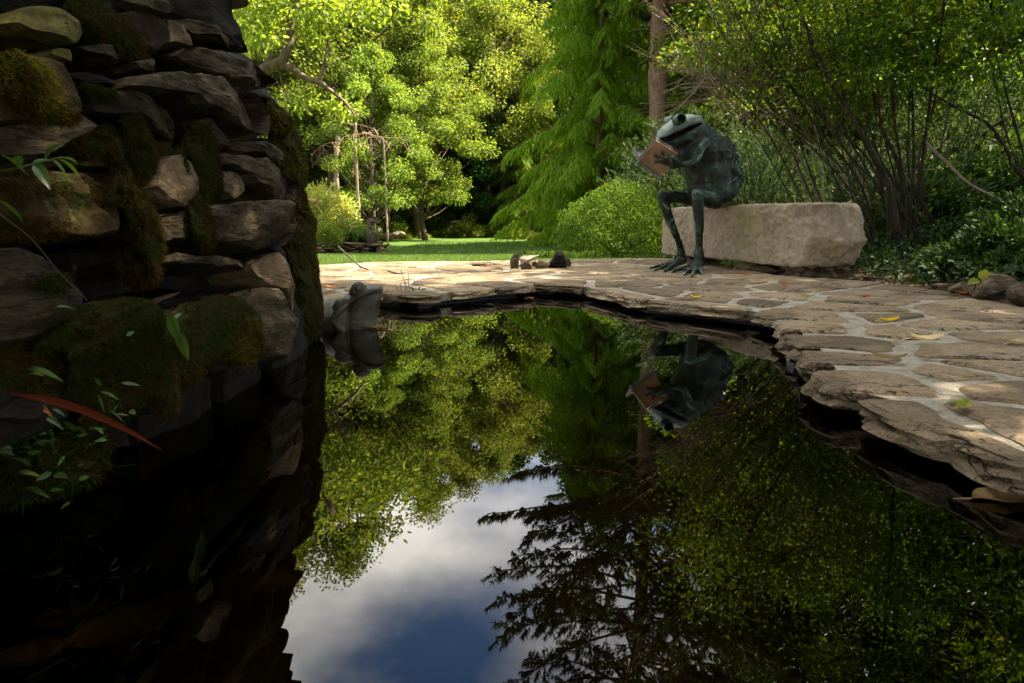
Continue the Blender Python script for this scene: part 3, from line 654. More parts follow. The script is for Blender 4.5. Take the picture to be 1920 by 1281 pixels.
for n_, d_, am in (((1, -.35, .3), .93, 1), ((1, .5, .45), .90, 1), ((.8, .5, -.75), .95, 1), ((.9, -.5, -.5), .97, 1), ((.35, .3, 1), 1.03, .8)):
    nn = unit(A(n_)); p_ = (V - A((BL - hs[1], BW / 2, h_ / 2))) / A((hs[1], hs[1], hs[2])) @ nn
    V = V - (np.maximum(p_ - d_, 0) * am * ex)[:, None] * nn * hs[1]
N_ = unit(q / hs ** 1.0 * (np.abs(q / hs) > .9)) 
dsp = .010 * fnoise(V, 9, 3, 3) + .026 * (np.abs(fnoise(V, 22, 5, 3)) - .3) + .006 * fnoise(V, 45, 6, 2) + .012 * ex * fnoise(V, 12, 8, 3)
top = (q[:, 2] > h_ / 2 - .035); dsp = np.where(top, dsp * .6, dsp)
V = V + N_ * dsp[:, None]
W3 = A(B_l)[None] + V[:, :1] * A(bd) + V[:, 1:2] * A(bp_) + V[:, 2:] * np.array([[0, 0, 1.]])
BEN = thing('stone_bench', 'long rough hewn pale stone block used as a bench', 'bench', tuple(B_l + bd * BL * .5 + bp_ * .2 - Vector((0, 0, .065))))
MB().add(W3, F).build('seat_block', M['bench'], BEN, smooth=True)
for k, (u, w_, s) in enumerate([(.62, .16, (.20, .17, .075)), (.2, .2, (.2, .2, .075)), (.83, .3, (.12, .14, .07))]):
    p = B_l + bd * BL * u + bp_ * w_; mb = MB(); rock(mb, (p.x, p.y, .005), s, 40 + k, 3, 9, .06, .7 * k); mb.build('support_stone', M['garden'], BEN)
# ================================================================== bronze frog reading on the bench
FD, LD = -bp_, Vector((-bp_.y, bp_.x, 0))                # it faces away from the bench; LD points to the camera's side
if LD.y > 0: LD = -LD
tb = .44; HP = B_l + bd * BL * tb + bp_ * .06; HP.z = .5
FROGC = lambda cx, cy, v=0.0: on_plane(1140 + cx / 3.5556, 180 + cy / 3.5556, HP + LD * v, LD)
def loft(mb, rings, sides=22, flat=None, nrm=LD):
    V = []; th = np.linspace(0, 2*math.pi, sides, endpoint=False); cx, sx = np.cos(th), np.sin(th)
    if flat: k = (cx > 0) if flat == 'f' else (cx < 0); cx = np.where(k, np.sign(cx) * np.abs(cx) ** .4, cx); sx = np.where(k, np.sign(sx) * np.abs(sx) ** .4, sx)
    for f, b, w in rings:
        f, b = A(f), A(b); c = (f + b) / 2; a = (f - b) / 2
        V.append(c + cx[:, None] * a + sx[:, None] * A(nrm) * w)
    n = len(V); V = np.concatenate(V); i = np.arange(n - 1)[:, None] * sides; j = np.arange(sides)[None]; j2 = (j + 1) % sides
    F = np.stack([i + j, i + j2, i + sides + j2, i + sides + j], -1).reshape(-1, 4); mb.add(V, F); b0 = mb.n - len(V)
    mb.f.append(np.array([[b0 + k for k in range(sides)][::-1], [b0 + (n-1)*sides + k for k in range(sides)]])); mb.m.append((2, 0))
def limb(mb, pts, rad, n=None):
    n = n or len(pts) * 6; P = catmull([p[:] for p in pts], n); rd = np.interp(np.linspace(0, 1, n), np.linspace(0, 1, len(rad)), rad)
    tube(mb, P, rd, 12)
    for p, r in ((P[0], rd[0]), (P[-1], rd[-1])): V, F = ICO[2]; mb.add(V * r + p, F)
def remesh(mb, vox, smooth=4):
    me = mb.mesh('tmp', []); o = bpy.data.objects.new('tmp', me); COL.objects.link(o)
    r = o.modifiers.new('r', 'REMESH'); r.mode = 'VOXEL'; r.voxel_size = vox
    if smooth: s = o.modifiers.new('s', 'SMOOTH'); s.iterations = smooth; s.factor = .5
    dg = bpy.context.evaluated_depsgraph_get(); e = o.evaluated_get(dg).to_mesh()
    V = np.empty(len(e.vertices) * 3, np.float32); e.vertices.foreach_get('co', V); V = V.reshape(-1, 3).astype(float)
    N = np.empty(len(e.vertices) * 3, np.float32); e.vertices.foreach_get('normal', N); N = N.reshape(-1, 3).astype(float)
    Q = [tuple(p.vertices) for p in e.polygons]
    o.evaluated_get(dg).to_mesh_clear(); bpy.data.objects.remove(o); bpy.data.meshes.remove(me); return V, N, Q
g = MB()
C = FROGC
loft(g, [(C(590,738), C(745,728), .11), (C(572,690), C(790,690), .19), (C(558,640), C(828,640), .20), (C(545,590), C(846,590), .19), (C(520,530), C(858,520), .19), (C(494,465), C(840,440), .18),
         (C(462,400), C(808,360), .21), (C(450,355), C(752,285), .185), (C(455,330), C(690,225), .165), (C(480,300), C(640,190), .15), (C(520,270), C(600,178), .13)])
jaw = [(C(368,324), C(359,313), .045), (C(395,334), C(390,302), .088), (C(440,343), C(436,272), .118), (C(490,350), C(482,240), .138), (C(560,360), C(530,212), .145), (C(620,350), C(590,186), .135)]
loft(g, jaw, 30, 'b')
hd = [(C(333,284), C(338,262), .03), (C(362,282), C(360,222), .085), (C(405,262), C(398,180), .110), (C(455,238), C(455,142), .130), (C(510,212), C(520,124), .140), (C(555,196), C(570,138), .130), (C(592,182), C(596,172), .10)]
gh = MB(); loft(gh, hd, 30, 'f')
zone_c = A([A(C(460, 200)), A(LD), A(FD)])
# legs: near, then far
V_ = .155
nk = C(596, 652, .18)
limb(g, [C(720,690,.10), C(660,678,.15), nk], [.072, .058, .044]); limb(g, [nk, C(605,820,.165), C(607,930,.155), C(608,1010,.15)], [.044, .040, .030, .028])
limb(g, [C(608,1010,.15), C(606,1060,.15), C(610,1110,.15)], [.030, .040, .045])
fk = C(362, 668, -.14)
limb(g, [C(690,690,-.12), C(540,680,-.15), fk], [.072, .056, .043]); limb(g, [fk, C(400,800,-.16), C(450,920,-.17), C(482,1005,-.18)], [.044, .040, .030, .027])
limb(g, [C(482,1005,-.18), C(488,1050,-.18), C(490,1095,-.18)], [.028, .038, .043])
Zp = lambda cx, cy, z=.016: on_z(1140 + cx / 3.5556, 180 + cy / 3.5556, z)
for h0, toes in ((C(608,1115,.15), [(425,1172), (505,1188), (560,1196), (628,1184)]), (C(492,1098,-.18), [(276,1150), (306,1164), (372,1168), (425,1146)])):
    tp = [Zp(*q) for q in toes]; h1 = h0.copy(); h1.z = .035
    for p in tp: limb(g, [h0, h1 + (p - h1) * .35 + Vector((0, 0, .012)), p], [.036, .019, .011])
    for a, b in zip(tp, tp[1:]):                         # webs
        w = [h1 + Vector((0, 0, -.005)), h1 + (a - h1) * .72, h1 + ((a + b) / 2 - h1) * .6, h1 + (b - h1) * .72]
        up = Vector((0, 0, .007)); vv = [p - up for p in w] + [p + up for p in w]
        g.add([v[:] for v in vv], [(3, 2, 1, 0), (4, 5, 6, 7), (0, 1, 5, 4), (1, 2, 6, 5), (2, 3, 7, 6), (3, 0, 4, 7)])
# arms
limb(g, [C(650,318,.17), C(618,352,.215), C(600,400,.22), C(578,446,.215)], [.045, .034, .028, .029]); limb(g, [C(578,446,.215), C(530,456,.20), C(472,461,.175)], [.029, .024, .021])
limb(g, [C(472,461,.175), C(450,435,.185), C(432,418,.20)], [.028, .032, .03])
limb(g, [C(640,320,-.17), C(560,400,-.22), C(500,452,-.21)], [.052, .04, .034]); limb(g, [C(500,452,-.21), C(430,440,-.20), C(360,420,-.21)], [.034, .03, .026])
rgw_ = np.random.default_rng(12)
V, N, Q = remesh(g, .0085, 3)
rel = V - zone_c[0]; lat = rel @ zone_c[1]
# crumpled beaten back, smoother belly and limbs
hgt = V[:, 2]; bk = np.clip((-(V - A(HP)) @ A(FD)[:, None]).ravel() / .12 + 1.05, 0, 1) * np.clip((hgt - .5) / .1, 0, 1) * np.clip((1.17 - hgt) / .08, 0, 1)
rid = 1 - np.abs(fnoise(V, 7, 4, 3)) * 2.2
sd9 = V[rgw_.choice(len(V), 420, replace=False)]; tn9 = rgw_.normal(size=(420, 3)) * .42; of9 = rgw_.normal(size=420) * .006
d9 = ((V ** 2).sum(1)[:, None] + (sd9 ** 2).sum(1)[None] - 2 * V @ sd9.T); n9 = d9.argmin(1); fac9 = ((V - sd9[n9]) * tn9[n9]).sum(1) + of9[n9]
V = V + N * (np.clip(bk, .12, 1) * np.clip(fac9, -.022, .022))[:, None]
V = V + N * (bk * .45 * (.030 * rid + .024 * (1 - np.abs(fnoise(V, 12, 6, 2)) * 2.4) - .01) + .005 * fnoise(V, 13, 9, 3))[:, None]
FROG = thing('frog_statue', 'green patinated bronze frog sitting on the stone bench reading', 'frog statue', (HP.x, HP.y, .0))
m, t, b = mat('bronze', .48, .4); M['bronze'] = m; M['blackb'] = plain('black_bronze', (.012, .014, .012), .6)
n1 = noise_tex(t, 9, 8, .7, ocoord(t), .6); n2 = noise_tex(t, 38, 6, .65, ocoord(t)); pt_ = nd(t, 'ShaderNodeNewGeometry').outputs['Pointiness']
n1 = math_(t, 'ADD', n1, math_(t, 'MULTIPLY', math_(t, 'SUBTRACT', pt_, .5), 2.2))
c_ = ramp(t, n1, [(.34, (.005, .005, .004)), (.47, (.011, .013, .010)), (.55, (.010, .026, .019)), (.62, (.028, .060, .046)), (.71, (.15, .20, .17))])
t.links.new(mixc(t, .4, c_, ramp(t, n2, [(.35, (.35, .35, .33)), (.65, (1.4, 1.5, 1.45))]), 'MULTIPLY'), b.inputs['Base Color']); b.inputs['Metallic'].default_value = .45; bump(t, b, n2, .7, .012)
m, t, b = mat('pale_patina', .55, .4); M['patina'] = m
n1 = noise_tex(t, 16, 7, .65, ocoord(t)); t.links.new(ramp(t, n1, [(.35, (.075, .10, .088)), (.65, (.20, .24, .215))]), b.inputs['Base Color']); b.inputs['Metallic'].default_value = .2; bump(t, b, n1, .5, .006)
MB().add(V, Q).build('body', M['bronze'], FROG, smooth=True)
V, N, Q = remesh(gh, .006, 5); V = V + N * (.0035 * fnoise(V, 16, 31, 3))[:, None]
MB().add(V, Q).build('head', M['patina'], FROG, smooth=True)
for v, cx, cy_ in ((1, 458, 163), (-1, 445, 163)):       # goggle eyes: open tubes with an eyeball inside
    mb = MB(); c0 = C(cx, cy_, .085 * v); ax = (LD * v + FD * .12).normalized(); r = .040
    P = [c0, c0 + ax * .09, c0 + ax * .096, c0 + ax * .085, c0 + ax * .012]
    e1 = ax.orthogonal().normalized(); e2 = ax.cross(e1); rd = [r * .95, r * 1.0, r * .95, r * .72, r * .66]; ns = 22
    Vv = [(p + (e1 * math.cos(a) + e2 * math.sin(a)) * q)[:] for p, q in zip(P, rd) for a in np.linspace(0, 2*math.pi, ns, endpoint=False)]
    mb.add(Vv, [(i*ns + j, i*ns + (j+1) % ns, (i+1)*ns + (j+1) % ns, (i+1)*ns + j) for i in range(4) for j in range(ns)] + [tuple(4*ns + j for j in range(ns))])
    ey = mb.build('eye', M['bronze'], FROG, smooth=True)
    mb = MB(); V2, F2 = ICO[3]; mb.add(V2 * r * .42 + A(c0 + ax * .03), F2); mb.build('pupil', M['blackb'], ey, smooth=True)
mb = MB(); mo = [C(352,300), C(420,277), C(480,251), C(545,214)]
loft(mb, [(C(374,318), C(364,276), .060), (C(430,306), C(423,250), .098), (C(500,270), C(498,225), .118), (C(560,235), C(556,200), .12)]); mb.build('mouth', plain('dark_mouth', (.006, .006, .006), .9), FROG)
# fingers of the near hand over the cover
mb = MB()
BK = lambda cx, cy, v: C(cx, cy, v)
# ================================================================== the book in its hands
D0, C0 = C(196,440,0.0), C(350,552,0.0)
A0, B0 = C(320,298,.19), C(466,388,.19); E0, F0_ = C(166,356,-.19), C(318,462,-.19)
BOOK = thing('book', 'open bronze book with a brown cover held by the frog', 'book', tuple((D0 + C0) / 2))
def slab(mb, q, th, n=None):
    q = [Vector(p) for p in q]; nn = (q[1] - q[0]).cross(q[3] - q[0]).normalized() * th
    V = [p[:] for p in q] + [(p + nn)[:] for p in q]; mb.add(V, [(3, 2, 1, 0), (4, 5, 6, 7), (0, 1, 5, 4), (1, 2, 6, 5), (2, 3, 7, 6), (3, 0, 4, 7)])
m, t, b = mat('cover_bronze', .55, .35); n1 = noise_tex(t, 9, 6, .6, ocoord(t), .3)
t.links.new(ramp(t, n1, [(.30, (.10, .065, .04)), (.5, (.25, .16, .10)), (.7, (.30, .20, .13))]), b.inputs['Base Color']); b.inputs['Metallic'].default_value = .15; bump(t, b, n1, .3, .004); M['cover_b'] = m
inw = ((A0 + B0) / 2 - (D0 + C0) / 2).cross(C0 - D0).normalized()      # into the V, towards the reader
if inw.dot(C(520,300,0) - (A0 + B0) / 2) < 0: inw = -inw
def cover(q, mat_, name, sgn):
    mb = MB(); qq = [Vector(p) for p in q]; n = (qq[1] - qq[0]).cross(qq[3] - qq[0]).normalized()
    slab(mb, qq, .010 if n.dot(inw) > 0 else -.010); return mb.build(name, mat_, BOOK)
cover([D0, C0, B0, A0], M['cover_b'], 'front_cover', 1)
cover([D0, C0, F0_, E0], M['patina'], 'back_cover', 1)
sp = MB(); tube(sp, [D0[:], C0[:]], .014, 10); sp.build('spine', M['bronze'], BOOK)
pg = MB(); e_ = .012
def pages(q, k):
    mb = MB(); c = sum(q, Vector()) / 4; qq = [c + (p - c) * 1.035 + inw * .012 for p in q]
    slab(mb, qq, .022 if (qq[1]-qq[0]).cross(qq[3]-qq[0]).dot(inw) > 0 else -.022); mb.build('pages', plain('dark_pages', (.02, .022, .022), .5), BOOK)
pages([D0, C0, B0, A0], 0); pages([D0, C0, F0_, E0], 1)
rim = MB(); tube(rim, [(D0 + (A0 - D0) * .10)[:], (C0 + (B0 - C0) * .10)[:]], .006, 6); rim.build('hinge_groove', M['bronze'], BOOK)
hand = MB(); off = -inw * .016
def onc(u, v, k=1.0): return D0 + (C0 - D0) * u + (A0 - D0) * v + off * k        # a point just proud of the cover
for pts in ([(.86,.72),(.62,.66),(.40,.62),(.26,.60)], [(.86,.66),(.66,.56),(.52,.48),(.44,.40)], [(.88,.78),(.66,.78),(.48,.80),(.38,.84)]):
    limb(hand, [onc(*p) for p in pts], [.016, .010, .009, .013], 16)
limb(hand, [onc(.86,.70), onc(1.0,.72,1.3), C(450,440,.19)], [.022, .027, .024], 14)
V, N, Q = remesh(hand, .006, 2); hb = MB().add(V, Q).build('hand', M['bronze'], FROG, smooth=True)
# ================================================================== toad head rising from the water
TP = Vector((on_z(660, 613, WZ).x, on_z(660, 613, WZ).y, 0)); TN = Vector((.22, -1, 0)).normalized()
T_ = lambda x, y, v=0.0: on_plane(560 + x / 7.115, 500 + y / 7.115, TP + TN * v, TN)
g = MB()
loft(g, [(T_(600,545), T_(575,425), .080), (T_(700,462), T_(695,330), .104), (T_(800,408), T_(795,255), .114), (T_(900,362), T_(900,232), .110), (T_(1000,328), T_(990,236), .094), (T_(1080,312), T_(1070,250), .070), (T_(1130,306), T_(1122,276), .040)], 34, 'f', TN)
loft(g, [(T_(1112,285), T_(630,480), .090), (T_(1112,400), T_(610,600), .094), (T_(1085,500), T_(585,660), .093), (T_(1066,620), T_(565,720), .092), (T_(1048,740), T_(565,800), .090), (T_(1010,870), T_(580,890), .085), (T_(980,1000), T_(600,1000), .08)], 34, None, TN)
loft(g, [(T_(285,940), T_(285,560), .045), (T_(335,960), T_(325,485), .092), (T_(430,960), T_(430,432), .114), (T_(540,960), T_(545,402), .118), (T_(640,960), T_(655,395), .10)], 30, None, TN)
limb(g, [T_(640,500,.085), T_(560,560,.105), T_(490,640,.108), T_(462,720,.105), T_(540,815,.105), T_(640,900,.095)], [.012, .016, .017, .016, .018, .016], 40)
limb(g, [T_(610,450,.09), T_(540,480,.11), T_(480,540,.11)], [.014, .018, .012], 18)
for s_ in (1, -1):
    k_ = .107 * s_
    limb(g, [T_(690,362,k_*.96), T_(715,300,k_), T_(755,245,k_*.96), T_(815,228,k_*.90), T_(885,262,k_*.92)], [.007, .009, .010, .010, .007], 30)
    limb(g, [T_(712,352,k_*1.02), T_(735,300,k_*1.05), T_(770,262,k_*1.03), T_(820,255,k_*1.0), T_(862,278,k_*1.0)], [.005, .006, .0065, .006, .005], 26)
    limb(g, [T_(712,352,k_*1.02), T_(780,345,k_*1.05), T_(835,312,k_*1.03), T_(862,278,k_*1.0)], [.005, .006, .006, .005], 22)
V, N, Q = remesh(g, .0042, 3)
V = V + N * (.0016 * fnoise(V, 40, 3, 3))[:, None]
TOAD = thing('toad_head', 'grey stone toad head poking up out of the pond beside the wall', 'toad statue', (TP.x, TP.y, WZ))
m, t, b = mat('toad_stone', .55, .3); n1 = noise_tex(t, 14, 7, .65, ocoord(t)); n2 = noise_tex(t, 60, 5, .65, ocoord(t))
cc_ = ramp(t, n1, [(.3, (.020, .019, .011)), (.55, (.058, .053, .034)), (.72, (.115, .105, .078))])
t.links.new(mixc(t, .5, cc_, ramp(t, n2, [(.38, (.4, .4, .38)), (.62, (1.3, 1.3, 1.25))]), 'MULTIPLY'), b.inputs['Base Color']); bump(t, b, n2, .5, .006)
MB().add(V, Q).build('body', m, TOAD, smooth=True)
for s_ in (1, -1):
    e = MB(); ec = T_(787, 302, .105 * s_); V2, F2 = ICO[3]; e.add(V2 * A((.0205, .014, .0155)) + A(ec), F2); e.build('eye', m, TOAD, smooth=True)
# ================================================================== loose rocks on the patio's far edge
def put_rock(label, px, py, s, seed, ma, rot=0.3, tilt=(0, 0), z=0, cat='rock', cuts=9, sub=4):
    p = on_z(px, py, z); mb = MB(); rock(mb, (0, 0, 0), s, seed, sub, cuts, .05, rot); V = mb.v[0]
    c1, s1, c2, s2 = math.cos(tilt[0]), math.sin(tilt[0]), math.cos(tilt[1]), math.sin(tilt[1])
    V = np.stack([V[:, 0], V[:, 1]*c1 - V[:, 2]*s1, V[:, 1]*s1 + V[:, 2]*c1], 1); V = np.stack([V[:, 0]*c2 + V[:, 2]*s2, V[:, 1], -V[:, 0]*s2 + V[:, 2]*c2], 1)
    V[:, 2] -= V[:, 2].min() + .012; mb.v[0] = V + A((p.x, p.y, z))
    return tag(mb.build('rock', M[ma], loc=(p.x, p.y, z)), label, cat)
def cut_rock(label, pts, d, thick, seed, ma, lean=0.0):   # rough slab with the outline the rock shows, its base on the patio
    P3 = [at_d(x, y, d) for x, y in pts]; c = sum(P3, Vector()) / len(P3); P = A([(p.x - c.x, p.z - c.z) for p in P3]); P = resample(P, .012)
    if area(P) < 0: P = P[::-1]
    P = P + .004 * np.stack([fnoise(np.c_[P, P[:, :1] * 0 + seed], 22, seed + k, 3) for k in (0, 1)], 1); kk = len(P); V = []
    for f, y in ((.5, .5), (.86, .46), (1, .2), (1, -.2), (.84, -.46), (.45, -.52)):
        q = P * f; yy = y * thick * (1 + .5 * fnoise(np.c_[q, q[:, :1] * 0 + y], 9, seed, 3)) + lean * (q[:, 1] - P[:, 1].min()); V.append(np.stack([q[:, 0], yy, q[:, 1]], 1))
    V.append([[0, .5 * thick, 0], [0, -.52 * thick, 0]]); V = np.concatenate(V) + A(c); V[:, 2] = np.maximum(V[:, 2], -.004)
    i = np.arange(kk); j = (i + 1) % kk; F = np.concatenate([np.stack([r*kk + i, r*kk + j, (r+1)*kk + j, (r+1)*kk + i], 1) for r in range(5)])
    mb = MB().add(V, F); mb.f += [np.stack([j, i, np.full(kk, 6*kk)], 1), np.stack([5*kk + i, 5*kk + j, np.full(kk, 6*kk + 1)], 1)]; mb.m += [(kk, 0)] * 2
    return tag(mb.build('rock', M[ma], loc=(c.x, c.y, 0)), label, 'rock')
cut_rock('upright pointed brown rock slab standing at the left of the rock cluster', [(957, 503), (956, 488), (962, 478), (972, 472), (974, 480), (972, 504)], 5.45, .07, 3, 'garden', .2)
cut_rock('flat tilted slab of rock lying across the cluster', [(976, 494), (974, 484), (980, 480), (1011, 478), (1004, 484), (996, 489), (985, 496)], 5.65, .12, 7, 'boulder', .3)
cut_rock('small chunky tan rock at the front of the cluster', [(976, 504), (975, 496), (984, 489), (993, 492), (998, 503), (990, 505)], 5.35, .07, 5, 'garden')
cut_rock('thin rock chip leaning in front of the dark rock', [(1005, 503), (1004, 494), (1012, 489), (1030, 492), (1031, 497), (1024, 504), (1010, 505)], 5.4, .06, 9, 'garden', .5)
cut_rock('little rock wedged in the middle of the cluster', [(996, 500), (998, 492), (1004, 489), (1009, 501)], 5.5, .06, 12, 'garden')
cut_rock('dark brown triangular rock on the patio edge near the bush', [(1028, 502), (1030, 494), (1040, 480), (1044, 471), (1054, 469), (1058, 476), (1060, 490), (1062, 501)], 5.45, .12, 14, 'dark', .1)
cut_rock('small pale rock behind the dark triangular rock', [(1058, 502), (1060, 484), (1068, 485), (1071, 494), (1069, 501)], 5.6, .07, 15, 'garden')
put_rock('flat pinkish stone chip lying left of the rock cluster', 932, 505, (.06, .035, .014), 16, 'pale')
put_rock('long flat dark stone lying on the far edge of the patio', 915, 498, (.17, .06, .028), 17, 'garden')
# stones bordering the bed on the right
for lab, px, py, s, sd in [('mossy brown edging rock at the right end of the patio, under the lettuce green plant', 1862, 562, (.13, .09, .075), 21), ('grey edging rock cut off by the right side of the photo', 1925, 572, (.09, .08, .06), 22), ('low edging stone half buried left of the mossy edging rock', 1800, 552, (.07, .05, .04), 23)]:
    put_rock(lab, px, py, s, sd, 'garden', .4)
# black skimmer collar under the slab corner
p = on_z(1492, 690, WZ); SK = thing('skimmer_collar', 'black ribbed plastic pipe collar under the corner slab', 'pipe', (p.x + .02, p.y + .02, WZ))
mb = MB(); c = Vector((p.x + .055, p.y + .03, 0)); tube(mb, [(c.x, c.y, zz) for zz in (-.3, -.075, -.0665, -.05, -.045, -.034, -.032)], [.06, .06, .068, .068, .06, .06, .05], 28)
mb.build('collar', plain('black_plastic', (.02, .02, .022), .3, .5), SK, smooth=False)
# ================================================================== trees
def scatter(rg, c, r, n, up=.6, squash=.65, shell=.45):
    d = unit(rg.normal(size=(n, 3))); q = d * (rg.random(n) ** shell)[:, None] * A((r, r, r * squash))
    N = unit(A((0, 0, up)) + d * .5 + rg.normal(size=(n, 3)) * .45); return A(c) + q, d, N
def make_deciduous(seed, H, Rr, base, ncl, per, lf, lmat, tr=.18, lean=(0, 0), bark='bark', kind=4, crad=.20, cat_top=1.0):
    rg = np.random.default_rng(seed); tm, cm = MB(), MB()
    hs = np.linspace(0, H * .9, 9); tp = np.stack([lean[0] * hs / H + .12 * np.cumsum(rg.normal(size=9)) * .5, lean[1] * hs / H + .12 * np.cumsum(rg.normal(size=9)) * .5, hs], 1); tp[0, :2] = 0
    rad = np.interp(hs, [0, .4, H * .9], [tr * 1.35, tr, tr * .18]); tube(tm, catmull(tp, 18), np.interp(np.linspace(0, 1, 18), np.linspace(0, 1, 9), rad), 8, wob=.5, seed=seed)
    at = lambda z: np.array([np.interp(z, hs, tp[:, k]) for k in range(3)])
    for i in range(ncl):
        t = (i + rg.random()) / ncl; z = H * (base + (1 - base) * t)
        prof = (math.sin(math.pi * min(1, (t * .92 + .12))) ** .7) * Rr; a = i * 2.4 + rg.normal() * .5; rr = prof * rg.uniform(.35, 1.0)
        o = at(min(z, H * .9)) + np.array([math.cos(a) * rr, math.sin(a) * rr, 0]); o[2] = z + rg.normal() * .25
        zb = max(H * base * .6, z - rr * .8); s = at(min(zb, H * .88)); mid = (s + o) / 2 + np.array([0, 0, -.08 * rr])
        r0 = np.interp(zb, hs, rad) * .42; tube(tm, catmull([s, mid, o], 5), np.linspace(r0, .012, 5), 5, cap=False)
        cr = Rr * crad * rg.uniform(.7, 1.35)
        P, d, N = scatter(rg, o, cr, int(per * rg.uniform(.7, 1.3)))
        D = d * .8 + rg.normal(size=P.shape) * .6 + np.array([0, 0, -.3])
        leaf_cloud(cm, P, D, N, lf * rg.uniform(.6, 1.3, len(P)), lf * .62 * rg.uniform(.7, 1.2, len(P)), kind)
    return tm, cm, bark, lmat
def plant_tree(name, data, label, cat, loc, group=None, rz=0, sc=1.0):
    t = thing(name, label, cat, (0, 0, 0), group); tm, cm, bark, lmat = data
    tm.build('trunk', M[bark], t, smooth=True); cm.build('crown', M[lmat], t)
    t.location = loc; t.rotation_euler = (0, 0, rz); t.scale = (sc, sc, sc); return t
rT = random.Random(3)
def spot(px, d): x = (px - 960) / FPX * d / 1.0; return Vector((x, d, GZ(x, d) - .05))
P1 = make_deciduous(1, 12.5, 4.0, .28, 74, 330, .155, 'decid', .19)
P2 = make_deciduous(2, 13.5, 3.6, .32, 70, 330, .15, 'decid2', .17, (1.5, .3))
P3 = make_deciduous(3, 11, 3.6, .18, 74, 330, .15, 'decid', .15)
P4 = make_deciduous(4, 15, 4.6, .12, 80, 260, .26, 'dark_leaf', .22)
protos = {}
def tree(kind, px, d, label, group=None, sc=1.0, rz=None):
    data = {'a': P1, 'b': P2, 'c': P3, 'd': P4}[kind]; loc = spot(px, d); rz = rT.uniform(0, 6.28) if rz is None else rz
    if kind not in protos: protos[kind] = plant_tree('deciduous_tree', data, label, 'tree', loc, group, rz, sc); return protos[kind]
    return copy_tree(protos[kind], loc, rz, sc, label, group)
tree('b', 788, 27.5, 'bright green tree with slim bare trunk behind the middle of the lawn', sc=.95)
tree('b', 905, 33, 'tall tree with straight grey trunk left of the gravel path', sc=1.02, rz=2.2)
tree('a', 640, 24, 'broad sunlit tree above the flowering shrub at the left')
tree('d', 728, 31, 'dark green tree in shade behind the leaning trunk', rz=1, sc=.72)
tree('d', 858, 32, 'dark leafy tree in shade right of the leaning trunk', sc=.66)
tree('b', 560, 28, 'bright tree rising behind the top edge of the rock wall', sc=1.1)
tree('c', 700, 21.5, 'small bushy tree with pale drooping leaves over the distant stone wall', sc=.52)
tree('c', 800, 24, 'small leafy tree with pale sunlit leaf clusters at the middle of the lawn edge', sc=.62, rz=1.5)
tree('b', 948, 30, 'bright leafy tree filling the gap between the grey trunk and the feathery conifer', sc=.82, rz=4)
tree('a', 700, 26, 'sunlit tree right of the hanging dead twigs', sc=.85, rz=2.6)
G_ = 'deciduous trees massed in the wood behind the lawn'
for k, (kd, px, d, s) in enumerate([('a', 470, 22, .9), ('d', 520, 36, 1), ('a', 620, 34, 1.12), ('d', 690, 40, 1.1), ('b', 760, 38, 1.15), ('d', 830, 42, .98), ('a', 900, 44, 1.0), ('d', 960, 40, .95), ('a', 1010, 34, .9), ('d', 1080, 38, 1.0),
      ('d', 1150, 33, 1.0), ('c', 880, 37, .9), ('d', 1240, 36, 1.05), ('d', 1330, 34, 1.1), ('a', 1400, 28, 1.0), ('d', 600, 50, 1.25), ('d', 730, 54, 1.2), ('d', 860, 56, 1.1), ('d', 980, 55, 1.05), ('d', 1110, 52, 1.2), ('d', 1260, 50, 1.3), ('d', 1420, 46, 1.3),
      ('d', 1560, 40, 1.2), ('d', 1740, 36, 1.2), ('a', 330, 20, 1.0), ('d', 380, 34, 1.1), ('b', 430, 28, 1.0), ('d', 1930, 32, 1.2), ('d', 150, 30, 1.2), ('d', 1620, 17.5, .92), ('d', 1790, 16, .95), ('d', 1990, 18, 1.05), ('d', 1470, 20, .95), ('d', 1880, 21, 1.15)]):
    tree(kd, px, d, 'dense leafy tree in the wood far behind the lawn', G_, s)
# bare trunks that can be told apart at the lawn edge
def bare_trunk(label, pts, d, rad, bark, twigs=0, seed=0):
    P = [at_d(x, y, d) for x, y in pts]; P[0].z = GZ(P[0].x, d) - .1; t = thing('bare_tree', label, 'tree', tuple(P[0])); mb = MB()
    C_ = catmull([p[:] for p in P], 20); tube(mb, C_, np.linspace(rad, rad * .55, 20), 8, wob=.6, seed=seed); mb.build('trunk', M[bark], t, smooth=True)
    if twigs:
        rg = np.random.default_rng(seed); tb_ = MB()
        for k in range(twigs):
            s = C_[rg.integers(9, 20)]; e = s + rg.normal(size=3) * A((.7, .5, .35)) + A((0, 0, -.3)); q = catmull([s, (s + e) / 2 + rg.normal(size=3) * .15 + A((0, 0, .2)), e], 8); tube(tb_, q, np.linspace(.009, .004, 8), 4)
            for j in range(4): a = q[rg.integers(3, 8)]; e2 = a + rg.normal(size=3) * A((.3, .2, .25)) + A((0, 0, -.25)); tube(tb_, catmull([a, (a + e2) / 2 + rg.normal(size=3) * .07, e2], 6), np.linspace(.006, .0025, 6), 3)
        tb_.build('bare_twigs', M['twig'], t)
    return t
bare_trunk('leaning trunk forking to the upper right behind the black pot', [(718, 372), (730, 330), (752, 290), (790, 255), (822, 215)], 26.5, .16, 'bark')
bare_trunk('thin crooked reddish trunk behind the middle of the lawn', [(786, 378), (787, 350), (785, 325), (788, 300)], 26, .075, 'redbark')
bare_trunk('pale slim trunk left of the hanging dead twigs', [(629, 352), (631, 310), (632, 270), (641, 225)], 21, .09, 'palebark', 3, 5)
bare_trunk('pale thin dead stem with tangled bare twigs above the flower bed', [(673, 372), (668, 310), (666, 270), (667, 230)], 20, .045, 'palebark', 7, 6)
